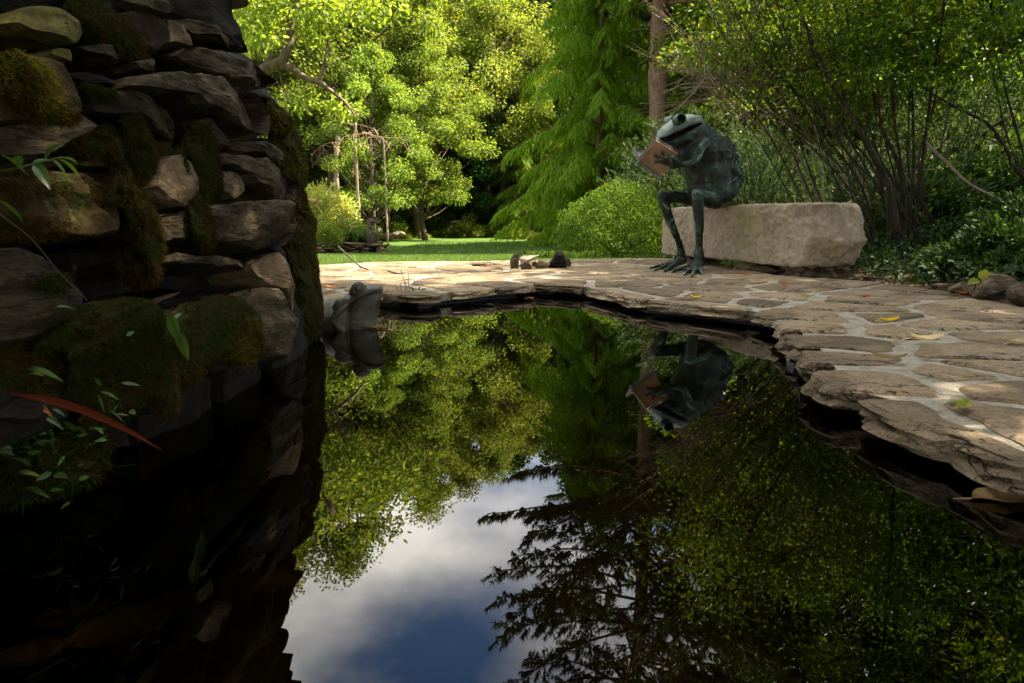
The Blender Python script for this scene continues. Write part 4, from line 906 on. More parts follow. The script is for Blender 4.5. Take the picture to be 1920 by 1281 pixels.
bare_trunk('thin dead stem with hanging twigs right of the pale stem', [(722, 300), (720, 280), (712, 258), (700, 240)], 20.5, .03, 'palebark', 5, 8)
bare_trunk('tall straight grey trunk with one stubby side branch left of the path', [(911, 382), (912, 300), (908, 200), (905, 90), (903, -40)], 31, .21, 'bark')
# limb of a tree standing behind the rock wall
LT = thing('limb_tree', 'tree hidden behind the rock wall with a forked sunlit limb showing past its top', 'tree', (-4.9, 9.6, GZ(-4.9, 9.6)))
mb = MB(); d0 = 9.6; Lp = lambda x, y, d=d0: at_d(x, y, d)[:]
tube(mb, catmull([(-4.9, 9.6, -.2), (-4.75, 9.6, 1.2), Lp(430, 185), Lp(470, 150)], 14), np.linspace(.16, .085, 14), 9, wob=.5, seed=1)
tube(mb, catmull([Lp(465, 153), Lp(496, 131), Lp(518, 120), Lp(530, 112), Lp(541, 80), Lp(545, 45), Lp(553, 15), Lp(560, -30), Lp(575, -90)], 26), np.linspace(.085, .045, 26), 8, wob=.4, seed=2)
tube(mb, catmull([Lp(518, 120), Lp(545, 127), Lp(575, 147), Lp(600, 156), Lp(640, 185), Lp(665, 215)], 20), np.linspace(.062, .014, 20), 7, wob=.4, seed=3)
tube(mb, catmull([Lp(508, 125), Lp(507, 110), Lp(511, 102)], 6), np.linspace(.06, .045, 6), 7)
tube(mb, catmull([Lp(598, 155), Lp(606, 130), Lp(612, 95), Lp(616, 70)], 10), np.linspace(.028, .010, 10), 6)
tube(mb, catmull([Lp(522, 128), Lp(530, 160), Lp(540, 190), Lp(528, 215)], 10), np.linspace(.018, .006, 10), 5)
mb.build('trunk', M['limbbark'], LT, smooth=True)
rg = np.random.default_rng(31); mb = MB()
for px, py, r, n, d in [(470, 20, .55, 500, 9.6), (520, 10, .5, 450, 9.9), (575, 5, .5, 420, 9.5), (470, 75, .35, 260, 10.2), (640, 20, .55, 420, 10), (600, 60, .35, 180, 10.3), (690, -10, .6, 400, 10), (540, -60, .9, 700, 10), (650, -90, .9, 600, 10.5), (455, -40, .8, 500, 10), (560, 185, .3, 130, 10.4), (640, 200, .3, 140, 10.2), (500, 60, .25, 100, 9.2)]:
    P, dd, N = scatter(rg, at_d(px, py, d), r, n); leaf_cloud(mb, P, dd + rg.normal(size=P.shape) * .6, N, rg.uniform(.06, .12, n), rg.uniform(.03, .055, n), 6)
mb.build('crown', M['decid2'], LT)
# feathery conifer (drooping sprays) left of the statue
def make_feathery(seed, H, Rm, nb, z0):
    rg = np.random.default_rng(seed); tm, cm = MB(), MB()
    tube(tm, [(0, 0, z) for z in np.linspace(0, H, 14)], np.interp(np.linspace(0, 1, 14), [0, .05, 1], [.21, .13, .015]), 9, wob=.5, seed=seed)
    for i in range(nb):
        h = z0 + (H - z0) * ((i + rg.random()) / nb) ** 1.15; L = Rm * (1 - (h / H) ** 2.2) * rg.uniform(.30, 1.25) + .3; a = i * 2.399 + rg.normal() * .3
        u = np.array([math.cos(a), math.sin(a), 0]); P = catmull([np.array([0, 0, h]), np.array([0, 0, h]) + u * L * .5 + np.array([0, 0, .10 * L]), np.array([0, 0, h]) + u * L + np.array([0, 0, -.16 * L])], 8)
        tube(tm, P, np.linspace(.014, .004, 8), 4, cap=False); sd_ = np.cross(u, [0, 0, 1.])
        nbr = int(L / .06); q = np.linspace(.12, 1, nbr); B = np.stack([np.interp(q, np.linspace(0, 1, 8), P[:, k]) for k in range(3)], 1)
        for s in (1, -1):
            ln = rg.uniform(.25, .75, nbr) * (.5 + .6 * np.sin(np.pi * np.clip(q, .1, .9))); dr = u * .55 + sd_ * s * rg.uniform(.35, .9, nbr)[:, None] + np.array([0, 0, -1.]) * rg.uniform(.5, 1.6, nbr)[:, None]
            dr = unit(dr); m_ = 8; f = np.linspace(.08, 1, m_)
            base_ = B[:, None] + dr[:, None] * (ln[:, None] * f[None])[..., None] + np.array([0, 0, -.10]) * (f[None] ** 2 * ln[:, None])[..., None]
            for s2 in (1, -1):
                pr = np.cross(dr, [0, 0, 1.]); D = dr[:, None] * .8 + pr[:, None] * s2 * .7 + rg.normal(size=base_.shape) * .25 + np.array([0, 0, -.3])
                Nn = np.broadcast_to(np.cross(pr, dr)[:, None], base_.shape).reshape(-1, 3) + rg.normal(size=(nbr * m_, 3)) * .3
                leaf_cloud(cm, base_.reshape(-1, 3), D.reshape(-1, 3), Nn, rg.uniform(.08, .15, nbr * m_), .026, 3, droop=.3)
    return tm, cm, 'redbark', 'conifer'
FE = make_feathery(5, 8.4, 2.05, 105, .4)
q = spot(1118, 18.5); f1 = plant_tree('feathery_conifer', FE, 'feathery bright green conifer with drooping sprays at the right end of the lawn', 'conifer', q)
copy_tree(f1, spot(1135, 20), 2, .75, 'feathery green conifer set back behind the rounded bush, left of the reddish trunk')
copy_tree(f1, spot(1000, 29), 4, .8, 'pale feathery conifer set back beside the gravel path')
copy_tree(f1, spot(1290, 21), 3, 1.0, 'feathery conifer behind the frog, right of the reddish trunk')
# tall pine: bare reddish trunk below, open crown of upswept tufts above (its top shows in the pond)
def make_pine(seed, H, z0, Rm):
    rg = np.random.default_rng(seed); tm, cm = MB(), MB()
    tube(tm, [(.04 * math.sin(z), .03 * math.cos(z * 1.3), z) for z in np.linspace(0, H, 22)], np.interp(np.linspace(0, 1, 22), [0, .04, 1], [.30, .235, .03]), 12, wob=.35, seed=seed)
    h = z0
    while h < H - .3:
        for k in range(rg.integers(4, 6)):
            t = (h - z0) / (H - z0); L = Rm * (1 - t) ** .6 * rg.uniform(.6, 1.1) * (.75 if t < .12 else 1) + .3; a = rg.uniform(0, 6.28); u = np.array([math.cos(a), math.sin(a), 0]); z = h + rg.uniform(-.2, .2)
            P = catmull([(0, 0, z), u * L * .5 + np.array([0, 0, z + .0 * L]), u * L + np.array([0, 0, z + .16 * L])], 9); tube(tm, P, np.linspace(.045, .010, 9), 5, cap=False); sd_ = np.cross(u, [0, 0, 1.])
            nbr = int(L / .085)
            for j in range(nbr):
                f = .25 + .75 * (j + rg.random()) / nbr; b = A([np.interp(f, np.linspace(0, 1, 9), P[:, c]) for c in range(3)])
                tl = rg.uniform(.3, .75) * (1.1 - .45 * f); dr = unit(u * .45 + sd_ * rg.choice((-1, 1)) * rg.uniform(.3, 1) + np.array([0, 0, rg.uniform(.05, .45)])); e = b + dr * tl
                tube(tm, [b, e], [.010, .004], 3, cap=False)
                for q in np.linspace(.35, 1, 4):         # upswept tufts of needles
                    n_ = 11; c = b + dr * tl * q; D = unit(np.array([0, 0, .9]) + dr * .45 + rg.normal(size=(n_, 3)) * .45); leaf_cloud(cm, c + D * .0, D, rg.normal(size=(n_, 3)), rg.uniform(.14, .25, n_), .028, 3, droop=.0)
        h += rg.uniform(.30, .52)
    return tm, cm, 'redbark', 'pine'
plant_tree('pine_tree', make_pine(8, 21, 5.6, 4.6), 'tall pine with bare reddish trunk rising behind the frog and bush', 'pine', spot(1222, 16.5))
# dark hemlock-like evergreens deep in the wood
mkd = make_deciduous(9, 9, 2.6, .05, 70, 260, .14, 'dark_leaf', .12, bark='darkbark')
e1 = plant_tree('evergreen_tree', mkd, 'dark evergreen in the shade left of the gravel path', 'evergreen', spot(890, 30), None, 0, .8)
copy_tree(e1, spot(960, 33), 2, .9, 'dark evergreen at the head of the gravel path'); copy_tree(e1, spot(830, 34), 4, 1, 'dark evergreen behind the thin reddish trunk')
copy_tree(e1, spot(560, 27), 3, .8, 'dark evergreen beside the rock wall edge in the distance')
# ------------------------------------------------------------------ shrubs
def make_shrub(seed, Rr, H, n, lf, wd, lmat, kind=4, ncl=26, stems=7, shell=.5, crad=.34, up=.7):
    rg = np.random.default_rng(seed); sm, fm = MB(), MB()
    for i in range(ncl):
        d = unit(rg.normal(size=3)); d[2] = abs(d[2]); o = d * A((Rr, Rr, H)) * rg.uniform(.45, .86); o[2] = max(o[2], H * .14)
        P, dd, N = scatter(rg, o, Rr * crad, n // ncl, up, .75, shell); P[:, 2] = np.maximum(P[:, 2], .01)
        leaf_cloud(fm, P, dd * .8 + d * .6 + rg.normal(size=P.shape) * .4, N, lf * rg.uniform(.6, 1.3, len(P)), wd * rg.uniform(.7, 1.2, len(P)), kind)
        if i < stems * 2: tube(sm, catmull([(0, 0, -.05), o * A((.4, .4, .5)), o], 5), np.linspace(.02, .005, 5) * max(1, Rr), 4, cap=False)
    return sm, fm, 'darkbark', lmat
def shrub(name, data, label, cat, loc, group=None, rz=0, sc=1.0):
    t = thing(name, label, cat, (0, 0, 0), group); sm, fm, bark, lmat = data
    sm.build('stem', M[bark], t); fm.build('foliage', M[lmat], t); t.location = loc; t.rotation_euler = (0, 0, rz); t.scale = sc if isinstance(sc, tuple) else (sc,) * 3; return t
# rounded clipped bush beside the bench: leaves on a dense dome
def dome(seed, Rr, H, n, lf, wd, lmat, nlump=40):
    rg = np.random.default_rng(seed); sm, fm = MB(), MB(); d = unit(rg.normal(size=(n, 3))); d[:, 2] = np.abs(d[:, 2])
    lump = 1 + .20 * fnoise(d, 2.6, seed, 3) + .13 * fnoise(d, 7, seed + 2, 2); rr_ = (1 - .42 * rg.random(n) ** 2.2) * lump
    P = d * rr_[:, None] * A((Rr, Rr, H)); P[:, 2] += .02
    D = d * .7 + rg.normal(size=(n, 3)) * .6 + np.array([0, 0, .35]); leaf_cloud(fm, P, D, d + rg.normal(size=(n, 3)) * .6 + A((0, 0, .4)), lf * rg.uniform(.6, 1.3, n), wd * rg.uniform(.7, 1.2, n), 6, .3)
    for k in range(16): q = d[k * 7] * A((Rr, Rr, H)) * .8; tube(sm, catmull([(0, 0, -.05), q * A((.35, .35, .5)), q], 5), np.linspace(.016, .004, 5), 4, cap=False)
    return sm, fm, 'darkbark', lmat
p = on_z(1165, 486, -.08); shrub('rounded_bush', dome(4, .88, .92, 26000, .034, .018, 'box'), 'rounded bright green small leaved bush left of the bench', 'bush', (p.x + .10, p.y + 1.0, -.12), None, 0, (1.0, .95, 1.0))
# bluish juniper behind the frog
def make_juniper(seed, Rr, H, ntuft, lmat):
    rg = np.random.default_rng(seed); sm, fm = MB(), MB()
    for i in range(ntuft):
        d = unit(rg.normal(size=3)); d[2] = abs(d[2]) * .9; o = d * A((Rr, Rr, H)) * rg.uniform(.5, 1); ax = unit(d * A((1, 1, .6)) + A((0, 0, .35)) + rg.normal(size=3) * .3); L = rg.uniform(.08, .18)
        if i % 9 == 0: tube(sm, catmull([(0, 0, 0), o * A((.5, .5, .6)), o], 5), np.linspace(.02, .004, 5), 4, cap=False)
        n_ = 40; f = rg.random(n_); D = ax * .9 + rg.normal(size=(n_, 3)) * .55; leaf_cloud(fm, o + ax * (f * L)[:, None], D, rg.normal(size=(n_, 3)), rg.uniform(.03, .065, n_), .011, 3, droop=.05)
    return sm, fm, 'darkbark', lmat
J = make_juniper(3, 1.15, 1.7, 1500, 'juniper')
j1 = shrub('juniper', J, 'feathery blue green juniper right behind the sitting frog', 'juniper', (3.25, 9.3, 0.0), None, 0, 1.0)
copy_tree(j1, (4.6, 9.6, .0), 2, .95, 'blue green juniper behind the middle of the bench'); copy_tree(j1, (2.9, 11.2, .0), 4, 1.35, 'taller pale juniper farther back behind the frog head'); copy_tree(j1, (6.6, 10.6, .5), 1, 1.3, 'blue green juniper behind the dark stems at the right'); copy_tree(j1, (8.6, 11.5, .7), 5, 1.5, 'sunlit juniper on the bank at the far right')
# shrubs and small trees that close the view at the right, lit from behind
U = make_deciduous(21, 5.2, 2.1, .08, 56, 230, .11, 'maple', .06, bark='darkbark')
u1 = plant_tree('understory_tree', U, 'small bushy tree with yellow green leaves behind the junipers, right of the pine', 'small tree', (4.3, 13.5, .1), None, 0, 1)
for k, (x, y, s, lab) in enumerate([(6.8, 13.2, 1.1, 'small leafy tree behind the main clump of dark stems'), (9.2, 13.5, 1.1, 'glowing yellow green small tree at the upper right'), (11.5, 13, 1.2, 'leafy small tree at the right edge of the photo, behind the arching limb'),
        (7.8, 16.5, 1.4, 'taller leafy tree behind the small trees at the right'), (12, 17, 1.5, 'tall leafy tree in the right background'), (5.2, 17, 1.3, 'leafy tree between the pine and the dark stems')]):
    copy_tree(u1, (x, y, GZ(x, y)), k * 1.3, s, lab)
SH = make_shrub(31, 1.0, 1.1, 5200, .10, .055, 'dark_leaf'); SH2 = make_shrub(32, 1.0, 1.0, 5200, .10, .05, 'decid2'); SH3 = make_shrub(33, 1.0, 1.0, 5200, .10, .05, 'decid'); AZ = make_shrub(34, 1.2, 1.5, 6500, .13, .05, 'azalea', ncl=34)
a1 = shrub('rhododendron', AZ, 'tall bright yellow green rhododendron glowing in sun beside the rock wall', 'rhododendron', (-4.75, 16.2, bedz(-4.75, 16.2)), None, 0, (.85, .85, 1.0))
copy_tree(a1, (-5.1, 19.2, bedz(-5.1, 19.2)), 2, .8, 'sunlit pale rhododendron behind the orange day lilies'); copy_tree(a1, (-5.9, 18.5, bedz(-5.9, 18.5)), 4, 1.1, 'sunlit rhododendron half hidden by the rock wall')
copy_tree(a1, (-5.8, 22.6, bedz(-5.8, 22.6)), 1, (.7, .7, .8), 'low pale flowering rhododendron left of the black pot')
s3 = shrub('shrub', SH3, 'round deep green shrub on the flower bed beside the rock wall', 'shrub', (-3.92, 14.3, bedz(-3.9, 14.3)), None, 0, (.42, .42, .62))
for x, y, z, s, lab in [(-4.1, 17.8, None, .6, 'fresh green shrub behind the day lilies'), (-3.4, 29.6, -.2, .9, 'green shrub behind the distant stone wall, right of the black pot'), (-2.6, 29.4, -.3, .9, 'grey green shrub right of the black pot'), (-6.2, 29.6, .1, 1.3, 'green shrub above the distant stone wall'), (-4.7, 29.9, .0, 1.0, 'leafy shrub directly behind the black pot'),
        (-1.9, 28, -.3, .9, 'low green shrub at the left corner of the lawn end'), (-3.3, 31, -.3, 1.2, 'wide grey green shrub behind the boulders')]:
    copy_tree(s3, (x, y, bedz(x, y) if z is None else z), x * 7, s, lab)
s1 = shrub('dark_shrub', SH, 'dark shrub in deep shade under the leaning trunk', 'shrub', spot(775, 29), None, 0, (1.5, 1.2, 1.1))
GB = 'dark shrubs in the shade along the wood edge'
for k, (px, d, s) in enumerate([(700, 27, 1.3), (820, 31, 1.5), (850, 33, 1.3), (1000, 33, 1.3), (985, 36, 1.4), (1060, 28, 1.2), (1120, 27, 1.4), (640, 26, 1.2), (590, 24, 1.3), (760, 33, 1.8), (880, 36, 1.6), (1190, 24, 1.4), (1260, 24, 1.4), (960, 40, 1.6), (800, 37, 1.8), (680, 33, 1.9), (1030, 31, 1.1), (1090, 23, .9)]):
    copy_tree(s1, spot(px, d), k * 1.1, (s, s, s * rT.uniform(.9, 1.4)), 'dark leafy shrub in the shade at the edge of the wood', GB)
copy_tree(s3, spot(895, 36), 3, .6, 'small green shrub at the bend of the gravel path')
for k, (px, d, sx, h, lab) in enumerate([(742, 27.5, .8, .9, 'sunlit green shrub behind the pale boulders'), (776, 29, 1.0, 1.0, 'rounded leafy shrub right of the black pot'), (812, 29.5, 1.1, 1.1, 'leafy green shrub left of the dark red maple mound'), (838, 29, .6, .6, 'low fresh green shrub in front of the dark red maple mound'), (946, 29, .8, .9, 'green shrub right of the gravel path'), (972, 26, .8, .7, 'leafy green shrub at the right corner of the lawn end'), (688, 28.5, 1.2, 1.4, 'tall leafy shrub above the distant stone wall')]):
    copy_tree(s3, spot(px, d), k * 1.9, (sx, sx, h), lab)
shrub('red_maple_mound', make_shrub(36, 1.15, 1.0, 6000, .09, .03, 'redmaple', up=.4), 'low dark red weeping maple mound beside the path', 'weeping maple', spot(866, 30.5), None, 0, (1, 1, 1.15))
s2 = shrub('low_shrub', SH2, 'low yellow green plant at the far edge of the lawn, right of the boulders', 'shrub', spot(792, 27.5), None, 0, (.4, .4, .35))
copy_tree(s2, spot(760, 25.5), 1, (.3, .3, .3), 'small bright plant against the distant stone wall'); copy_tree(s2, spot(822, 28.5), 2, (.55, .5, .4), 'bright plant under the grey green shrub at the lawn end')
copy_tree(s2, spot(1010, 24), 2, (.5, .5, .35), 'low bright plant under the feathery conifer')
# right bed: dark glossy ground cover and shrubs
for k, (x, y, s, lab) in enumerate([(3.35, 4.75, .46, 'dark glossy shrub beside the right end of the bench'), (3.9, 4.9, .62, 'dark leafy shrub right of the bench'), (4.3, 4.35, .60, 'dark shrub cut off by the right edge of the photo'), (4.9, 5.8, .85, 'dark shrub beneath the fallen pale branch'), (5.9, 6.6, 1.0, 'dark shrub at the back right, under the arching limb'), (3.3, 7.6, .6, 'dark shrub behind the bench among the stems'), (2.3, 8.1, .55, 'dark low shrub between the frog and the juniper'), (6.3, 8.6, 1.1, 'dark shrub in front of the bank at the right'), (4.6, 7.9, .9, 'dark shrub among the stems behind the right end of the bench'), (7.4, 9.6, 1.4, 'large dark shrub deep in the shade at the right'), (5.6, 9.4, 1.2, 'dark shrub behind the main clump of dark stems')]):
    if k == 0: g1 = shrub('glossy_shrub', make_shrub(41, 1.0, 1.0, 6500, .10, .042, 'cover', 6, 30, up=.9), lab, 'shrub', (x, y, GZ(x, y)), None, 0, s)
    else: copy_tree(g1, (x, y, GZ(x, y)), k * 1.7, s, lab)
rg = np.random.default_rng(77); n = 15000; xx = rg.uniform(2.2, 6.5, n); yy = rg.uniform(2.2, 9.5, n)
k = ~inside(PATIO, xx, yy) & ~((yy < 6.7) & (xx < 2.55)) & (yy > 3.2 - .2 * xx + .3) & ((xx - 2.3) * 1.0 + rg.uniform(-.4, .2, n) > .25 + .45 * np.clip(4.2 - yy, 0, 3)); xx, yy = xx[k], yy[k]; n = len(xx)
mb = MB(); hz = rg.random(n) ** .8 * np.clip(.06 + .13 * (xx - 2.2), .05, .26); D = rg.normal(size=(n, 3)) * .7 + A((-.2, -.35, .15))
leaf_cloud(mb, np.stack([xx, yy, gz(xx, yy) + hz + .01], 1), D, A((-.2, -.4, 1)) + rg.normal(size=(n, 3)) * .5, rg.uniform(.04, .085, n), rg.uniform(.018, .034, n), 6)
tag(mb.build('ground_cover', M['cover']), kind='stuff')
rg = np.random.default_rng(78); n = 1500; xx = rg.uniform(1.9, 4.2, n); yy = rg.uniform(2.6, 6.5, n); k = ~inside(PATIO, xx, yy) & (xx < 3.8); xx, yy = xx[k], yy[k]; n = len(xx)
mb = MB(); leaf_cloud(mb, np.stack([xx, yy, gz(xx, yy) + .012], 1), rg.normal(size=(n, 3)) * A((1, 1, .25)), A((0, 0, 1)) + rg.normal(size=(n, 3)) * .4, rg.uniform(.03, .07, n), rg.uniform(.015, .03, n), 6)
M['litter'] = leaf_mat('leaf_litter', (.05, .025, .012), (.11, .055, .025), (.17, .09, .04), .1, .8, 0)
tag(mb.build('leaf_litter', M['litter']), kind='stuff')
# ------------------------------------------------------------------ multi-stemmed small trees at the right
def stem_tree(label, base, stems, leafspots, seed, lmat='maple', lf=(.036, .072), bark='darkbark', cat='multi-stem tree', twigs=9, ext=False, dens=1.35):
    t = thing('multi_stem_tree', label, cat, tuple(base)); rg = np.random.default_rng(seed); cm = MB()
    for k, (pts, r0) in enumerate(stems):
        if ext:
            a_, b_ = Vector(pts[1]), Vector(pts[2]); u_ = (a_ - b_); pts = [a_ + u_ * ((a_.z + .05) / max(.05, -u_.z))] + list(pts[1:])
        pts = [Vector(pts[0]) + Vector((rg.normal() * .09, rg.normal() * .09, 0))] + list(pts[1:]); r0 *= .46
        P = catmull([p[:] for p in pts], 22); mb = MB(); tube(mb, P, np.linspace(r0, max(.006, r0 * .28), 22), 7, wob=.5, seed=seed + k)
        for j in range(twigs):
            i = rg.integers(7, 22); b = P[i]; e = b + rg.normal(size=3) * A((.38, .32, .22)) + A((0, 0, .34)); q = catmull([b, (b + e) / 2 + rg.normal(size=3) * .07, e], 6); tube(mb, q, np.linspace(max(.004, r0 * .22), .003, 6), 4, cap=False)
            n_ = rg.integers(14, 34) if leafspots is not None else 0
            if n_ and lmat:
                Pp, dd, N = scatter(rg, e, .22, n_, .8, .5); leaf_cloud(cm, Pp, dd + rg.normal(size=Pp.shape) * .5 + A((0, 0, -.25)), N, rg.uniform(*lf, n_), rg.uniform(.018, .030, n_), 6)
        mb.build('trunk', M[bark], t, smooth=True)
    for c, r, n_ in leafspots or []:
        for s in range(max(1, int(n_ * dens) // 90)):
            cc = A(c) + unit(rg.normal(size=3)) * r * rg.random() ** .5 * A((1, 1, .7)); Pp, dd, N = scatter(rg, cc, .30, 90, .9, .42); leaf_cloud(cm, Pp, dd + rg.normal(size=Pp.shape) * .5 + A((0, 0, -.25)), N, rg.uniform(*lf, 90), rg.uniform(.018, .031, 90), 6)
    if cm.n: cm.build('crown', M[lmat], t)
    return t
def S(d, *pp): return [at_d(x, y, d + dd) for x, y, dd in pp]
b1 = Vector((3.75, 6.5, GZ(3.75, 6.5) - .05))
stem_tree('dark multi-stemmed tree rising just right of the bench', b1, [
  *[([b1 + Vector((-.25 + .07 * k, .12 * (k % 3), 0))] + S(6.6, (1655 - 14 * (5 - k), 345, .1 * (k % 3)), (1600 - 26 * (5 - k), 225, .1 * (k % 4)), (1560 - 38 * (5 - k), 90, .2), (1530 - 46 * (5 - k), -60, .2)), .024) for k in range(10)],
  ([b1, b1 + Vector((0, -.1, 1.5)), b1 + Vector((-.1, -.4, 3.4)), Vector((3.3, 5.7, 5.2)), Vector((2.7, 5.2, 5.6))], .036),  # overhead stem out of view, added to carry the shading leaves
  ([b1] + S(6.5, (1662, 340, -.1), (1612, 245, -.2), (1556, 150, -.2), (1500, 20, -.3), (1470, -90, -.4)), .062),
  ([b1] + S(6.5, (1690, 330, .1), (1650, 230, .1), (1630, 120, .1), (1612, -10, .2), (1600, -200, .3)), .050),
  ([b1] + S(6.5, (1640, 320, .2), (1590, 260, .3), (1520, 200, .3), (1440, 120, .3), (1390, 40, .2)), .034),
  ([b1 + Vector((.08, .05, 0))] + S(6.5, (1712, 330, .2), (1712, 220, .2), (1706, 90, .2), (1690, -60, .3), (1690, -200, .3)), .034),
  ([b1 + Vector((.1, .1, 0))] + S(6.5, (1722, 320, .3), (1745, 220, .4), (1770, 120, .4), (1805, 0, .4), (1830, -150, .4)), .028),
  ([b1] + S(6.5, (1680, 350, .3), (1615, 250, .4), (1560, 120, .5), (1545, -20, .5), (1540, -200, .5)), .036),
  ([b1 + Vector((-.1, .1, 0))] + S(6.5, (1660, 370, .1), (1600, 300, .1), (1560, 240, .0), (1480, 90, .0), (1420, -30, .0)), .028),
  ([b1 + Vector((.05, .2, 0))] + S(6.5, (1700, 360, .6), (1675, 230, .8), (1680, 100, .8), (1740, -40, .8)), .026)],
  [(at_d(1500, 30, 6.4), .8, 760), (at_d(1600, 60, 6.7), .8, 700), (at_d(1420, 70, 6.2), .6, 450), (at_d(1700, 40, 6.5), .9, 760), (at_d(1620, -120, 6.6), 1.0, 900), (at_d(1480, -130, 6.4), .9, 700), (at_d(1740, -150, 6.5), 1.0, 800), (at_d(1550, 140, 6.6), .5, 220), (Vector((3.3, 5.7, 5.7)), 1.3, 1300), (Vector((2.6, 5.2, 5.2)), .9, 600)], 51)  # last two leaf spots, overhead and unseen, added to shade the patio
b2 = Vector((3.0, 7.3, GZ(3.0, 7.3) - .05))
stem_tree('clump of thin leaning stems behind the middle of the bench', b2, [
  ([b2] + S(7.2, (1478, 320, 0), (1430, 235, 0), (1390, 190, -.1), (1340, 150, -.1), (1290, 110, -.2)), .026),
  ([b2 + Vector((.1, 0, 0))] + S(7.2, (1500, 320, 0), (1460, 230, .1), (1400, 130, .1), (1350, 60, .1), (1310, -10, .1)), .030),
  ([b2 + Vector((.15, 0, 0))] + S(7.2, (1518, 320, .1), (1490, 240, .2), (1450, 130, .2), (1420, 20, .2), (1400, -120, .3)), .026),
  ([b2 + Vector((.3, .1, 0))] + S(7.2, (1560, 320, .2), (1530, 220, .2), (1500, 110, .3), (1490, -20, .3)), .024),
  ([b2 + Vector((-.1, .1, 0))] + S(7.2, (1455, 320, .2), (1420, 260, .2), (1370, 200, .3), (1320, 170, .3)), .018),
  ([b2 + Vector((.4, .1, 0))] + S(7.2, (1590, 330, .3), (1570, 220, .4), (1575, 90, .4), (1590, -60, .4)), .022),
  ([b2 + Vector((.5, .0, 0))] + S(7.2, (1620, 330, .1), (1625, 230, .2), (1650, 100, .2), (1665, -60, .2)), .022)],
  [(at_d(1420, 20, 7.5), .6, 420), (at_d(1480, -40, 7.3), .9, 700), (at_d(1345, -60, 7.4), .5, 200), (at_d(1560, 20, 7.5), .7, 420), (at_d(1380, -160, 7.3), .9, 700)], 52, ext=True)
b3 = Vector((5.5, 6.6, GZ(5.5, 6.6) - .05))
stem_tree('arching multi-stemmed tree at the right edge of the photo', b3, [
  ([b3] + S(6.4, (1915, 330, 0), (1890, 285, 0), (1855, 235, 0), (1800, 205, .1), (1740, 170, .1), (1690, 120, .2)), .048),
  ([b3 + Vector((.1, 0, 0))] + S(6.4, (1935, 330, .2), (1905, 240, .3), (1880, 150, .3), (1850, 40, .3), (1830, -60, .3)), .034),
  ([b3 + Vector((.2, .1, 0))] + S(6.4, (1960, 330, .3), (1940, 220, .3), (1915, 120, .3), (1890, 20, .3), (1880, -150, .3)), .034),
  ([b3 + Vector((.25, 0, 0))] + S(6.4, (1985, 330, .1), (1990, 200, .1), (1985, 60, .1), (1970, -120, .1)), .036),
  ([b3 + Vector((-.1, .1, 0))] + S(6.4, (1900, 290, .4), (1860, 130, .5), (1830, 60, .5), (1770, -20, .5)), .022)],
  [(at_d(1800, 30, 6.3), .8, 700), (at_d(1900, 60, 6.4), .8, 700), (at_d(1860, -120, 6.4), 1.1, 1000), (at_d(2000, -80, 6.4), 1.1, 900), (at_d(1760, 100, 6.6), .5, 260), (at_d(1890, 170, 6.8), .45, 200), (at_d(1980, 60, 6.2), .8, 500), (at_d(1700, -260, 6.4), 1.2, 900), (at_d(1900, -300, 6.4), 1.2, 1000)], 53)
b4 = Vector((4.9, 9.2, GZ(4.9, 9.2) - .05))
stem_tree('slender stems standing in the shade behind the fallen branch', b4, [
  ([b4 + Vector((.25 * k - .4, .2 * (k % 3), 0))] + [b4 + Vector((.25 * k - .4 + .35 * (k - 3) * z / 3, .1, z)) for z in (1.0, 2.2, 3.6, 5.0)], .026) for k in range(7)],
  [(b4 + Vector((0, 0, 4.2)), 1.4, 1300), (b4 + Vector((1.0, 0, 3.2)), 1.0, 600), (b4 + Vector((-1, 0, 3.4)), 1.0, 600)], 54)
# bare twiggy shrub above the frog
rg = np.random.default_rng(61); bb = Vector((3.9, 8.0, 0.05)); BT = thing('bare_shrub', 'leafless twiggy shrub with pale fanned branches above the frog', 'bare shrub', tuple(bb)); mb = MB()
for k in range(7):
    e = A(at_d(1270 + rg.uniform(-5, 130), 60 + rg.uniform(-30, 110), 6.9 + rg.normal() * .3)); s = A(bb) + rg.normal(size=3) * A((.25, .1, 0)); q = catmull([s, s * .6 + e * .4 + A((.15, 0, .25)), s * .25 + e * .75 + A((.05, 0, .12)), e], 14); tube(mb, q, np.linspace(.0075, .003, 14), 5, cap=False)
    for j in range(20):
        i = rg.integers(8, 14); a = q[i]; dv = unit(e - s) * A((1, .6, .6)) + rg.normal(size=3) * A((.5, .5, .4)); f = a + dv * rg.uniform(.18, .5); m1 = (a + f) / 2 + rg.normal(size=3) * .03; tube(mb, catmull([a, m1, f], 5), np.linspace(.0055, .0022, 5), 3, cap=False)
        for w in range(2): tube(mb, [m1, m1 + dv * .22 + rg.normal(size=3) * .09], [.003, .0018], 3, cap=False)
mb.build('twig', M['palebark'], BT)
# fallen pale branch across the bed
FB = MB(); tube(FB, catmull([at_d(1905, 388, 6.0)[:], at_d(1860, 366, 6.2)[:], at_d(1815, 343, 6.4)[:], at_d(1770, 300, 6.7)[:], at_d(1735, 268, 7.0)[:]], 18), np.linspace(.007, .016, 18), 7, wob=.5)
tube(FB, catmull([at_d(1735, 268, 7.0)[:], at_d(1715, 290, 7.0)[:], at_d(1690, 280, 7.1)[:]], 8), np.linspace(.011, .005, 8), 5); tube(FB, catmull([at_d(1765, 318, 6.7)[:], at_d(1740, 318, 6.8)[:], at_d(1700, 318, 6.8)[:]], 8), np.linspace(.009, .004, 8), 5)
tag(FB.build('fallen_branch', M['palebark'], loc=tuple(at_d(1820, 345, 6.4))), 'pale bare branch leaning across the dark bed at the right', 'branch')
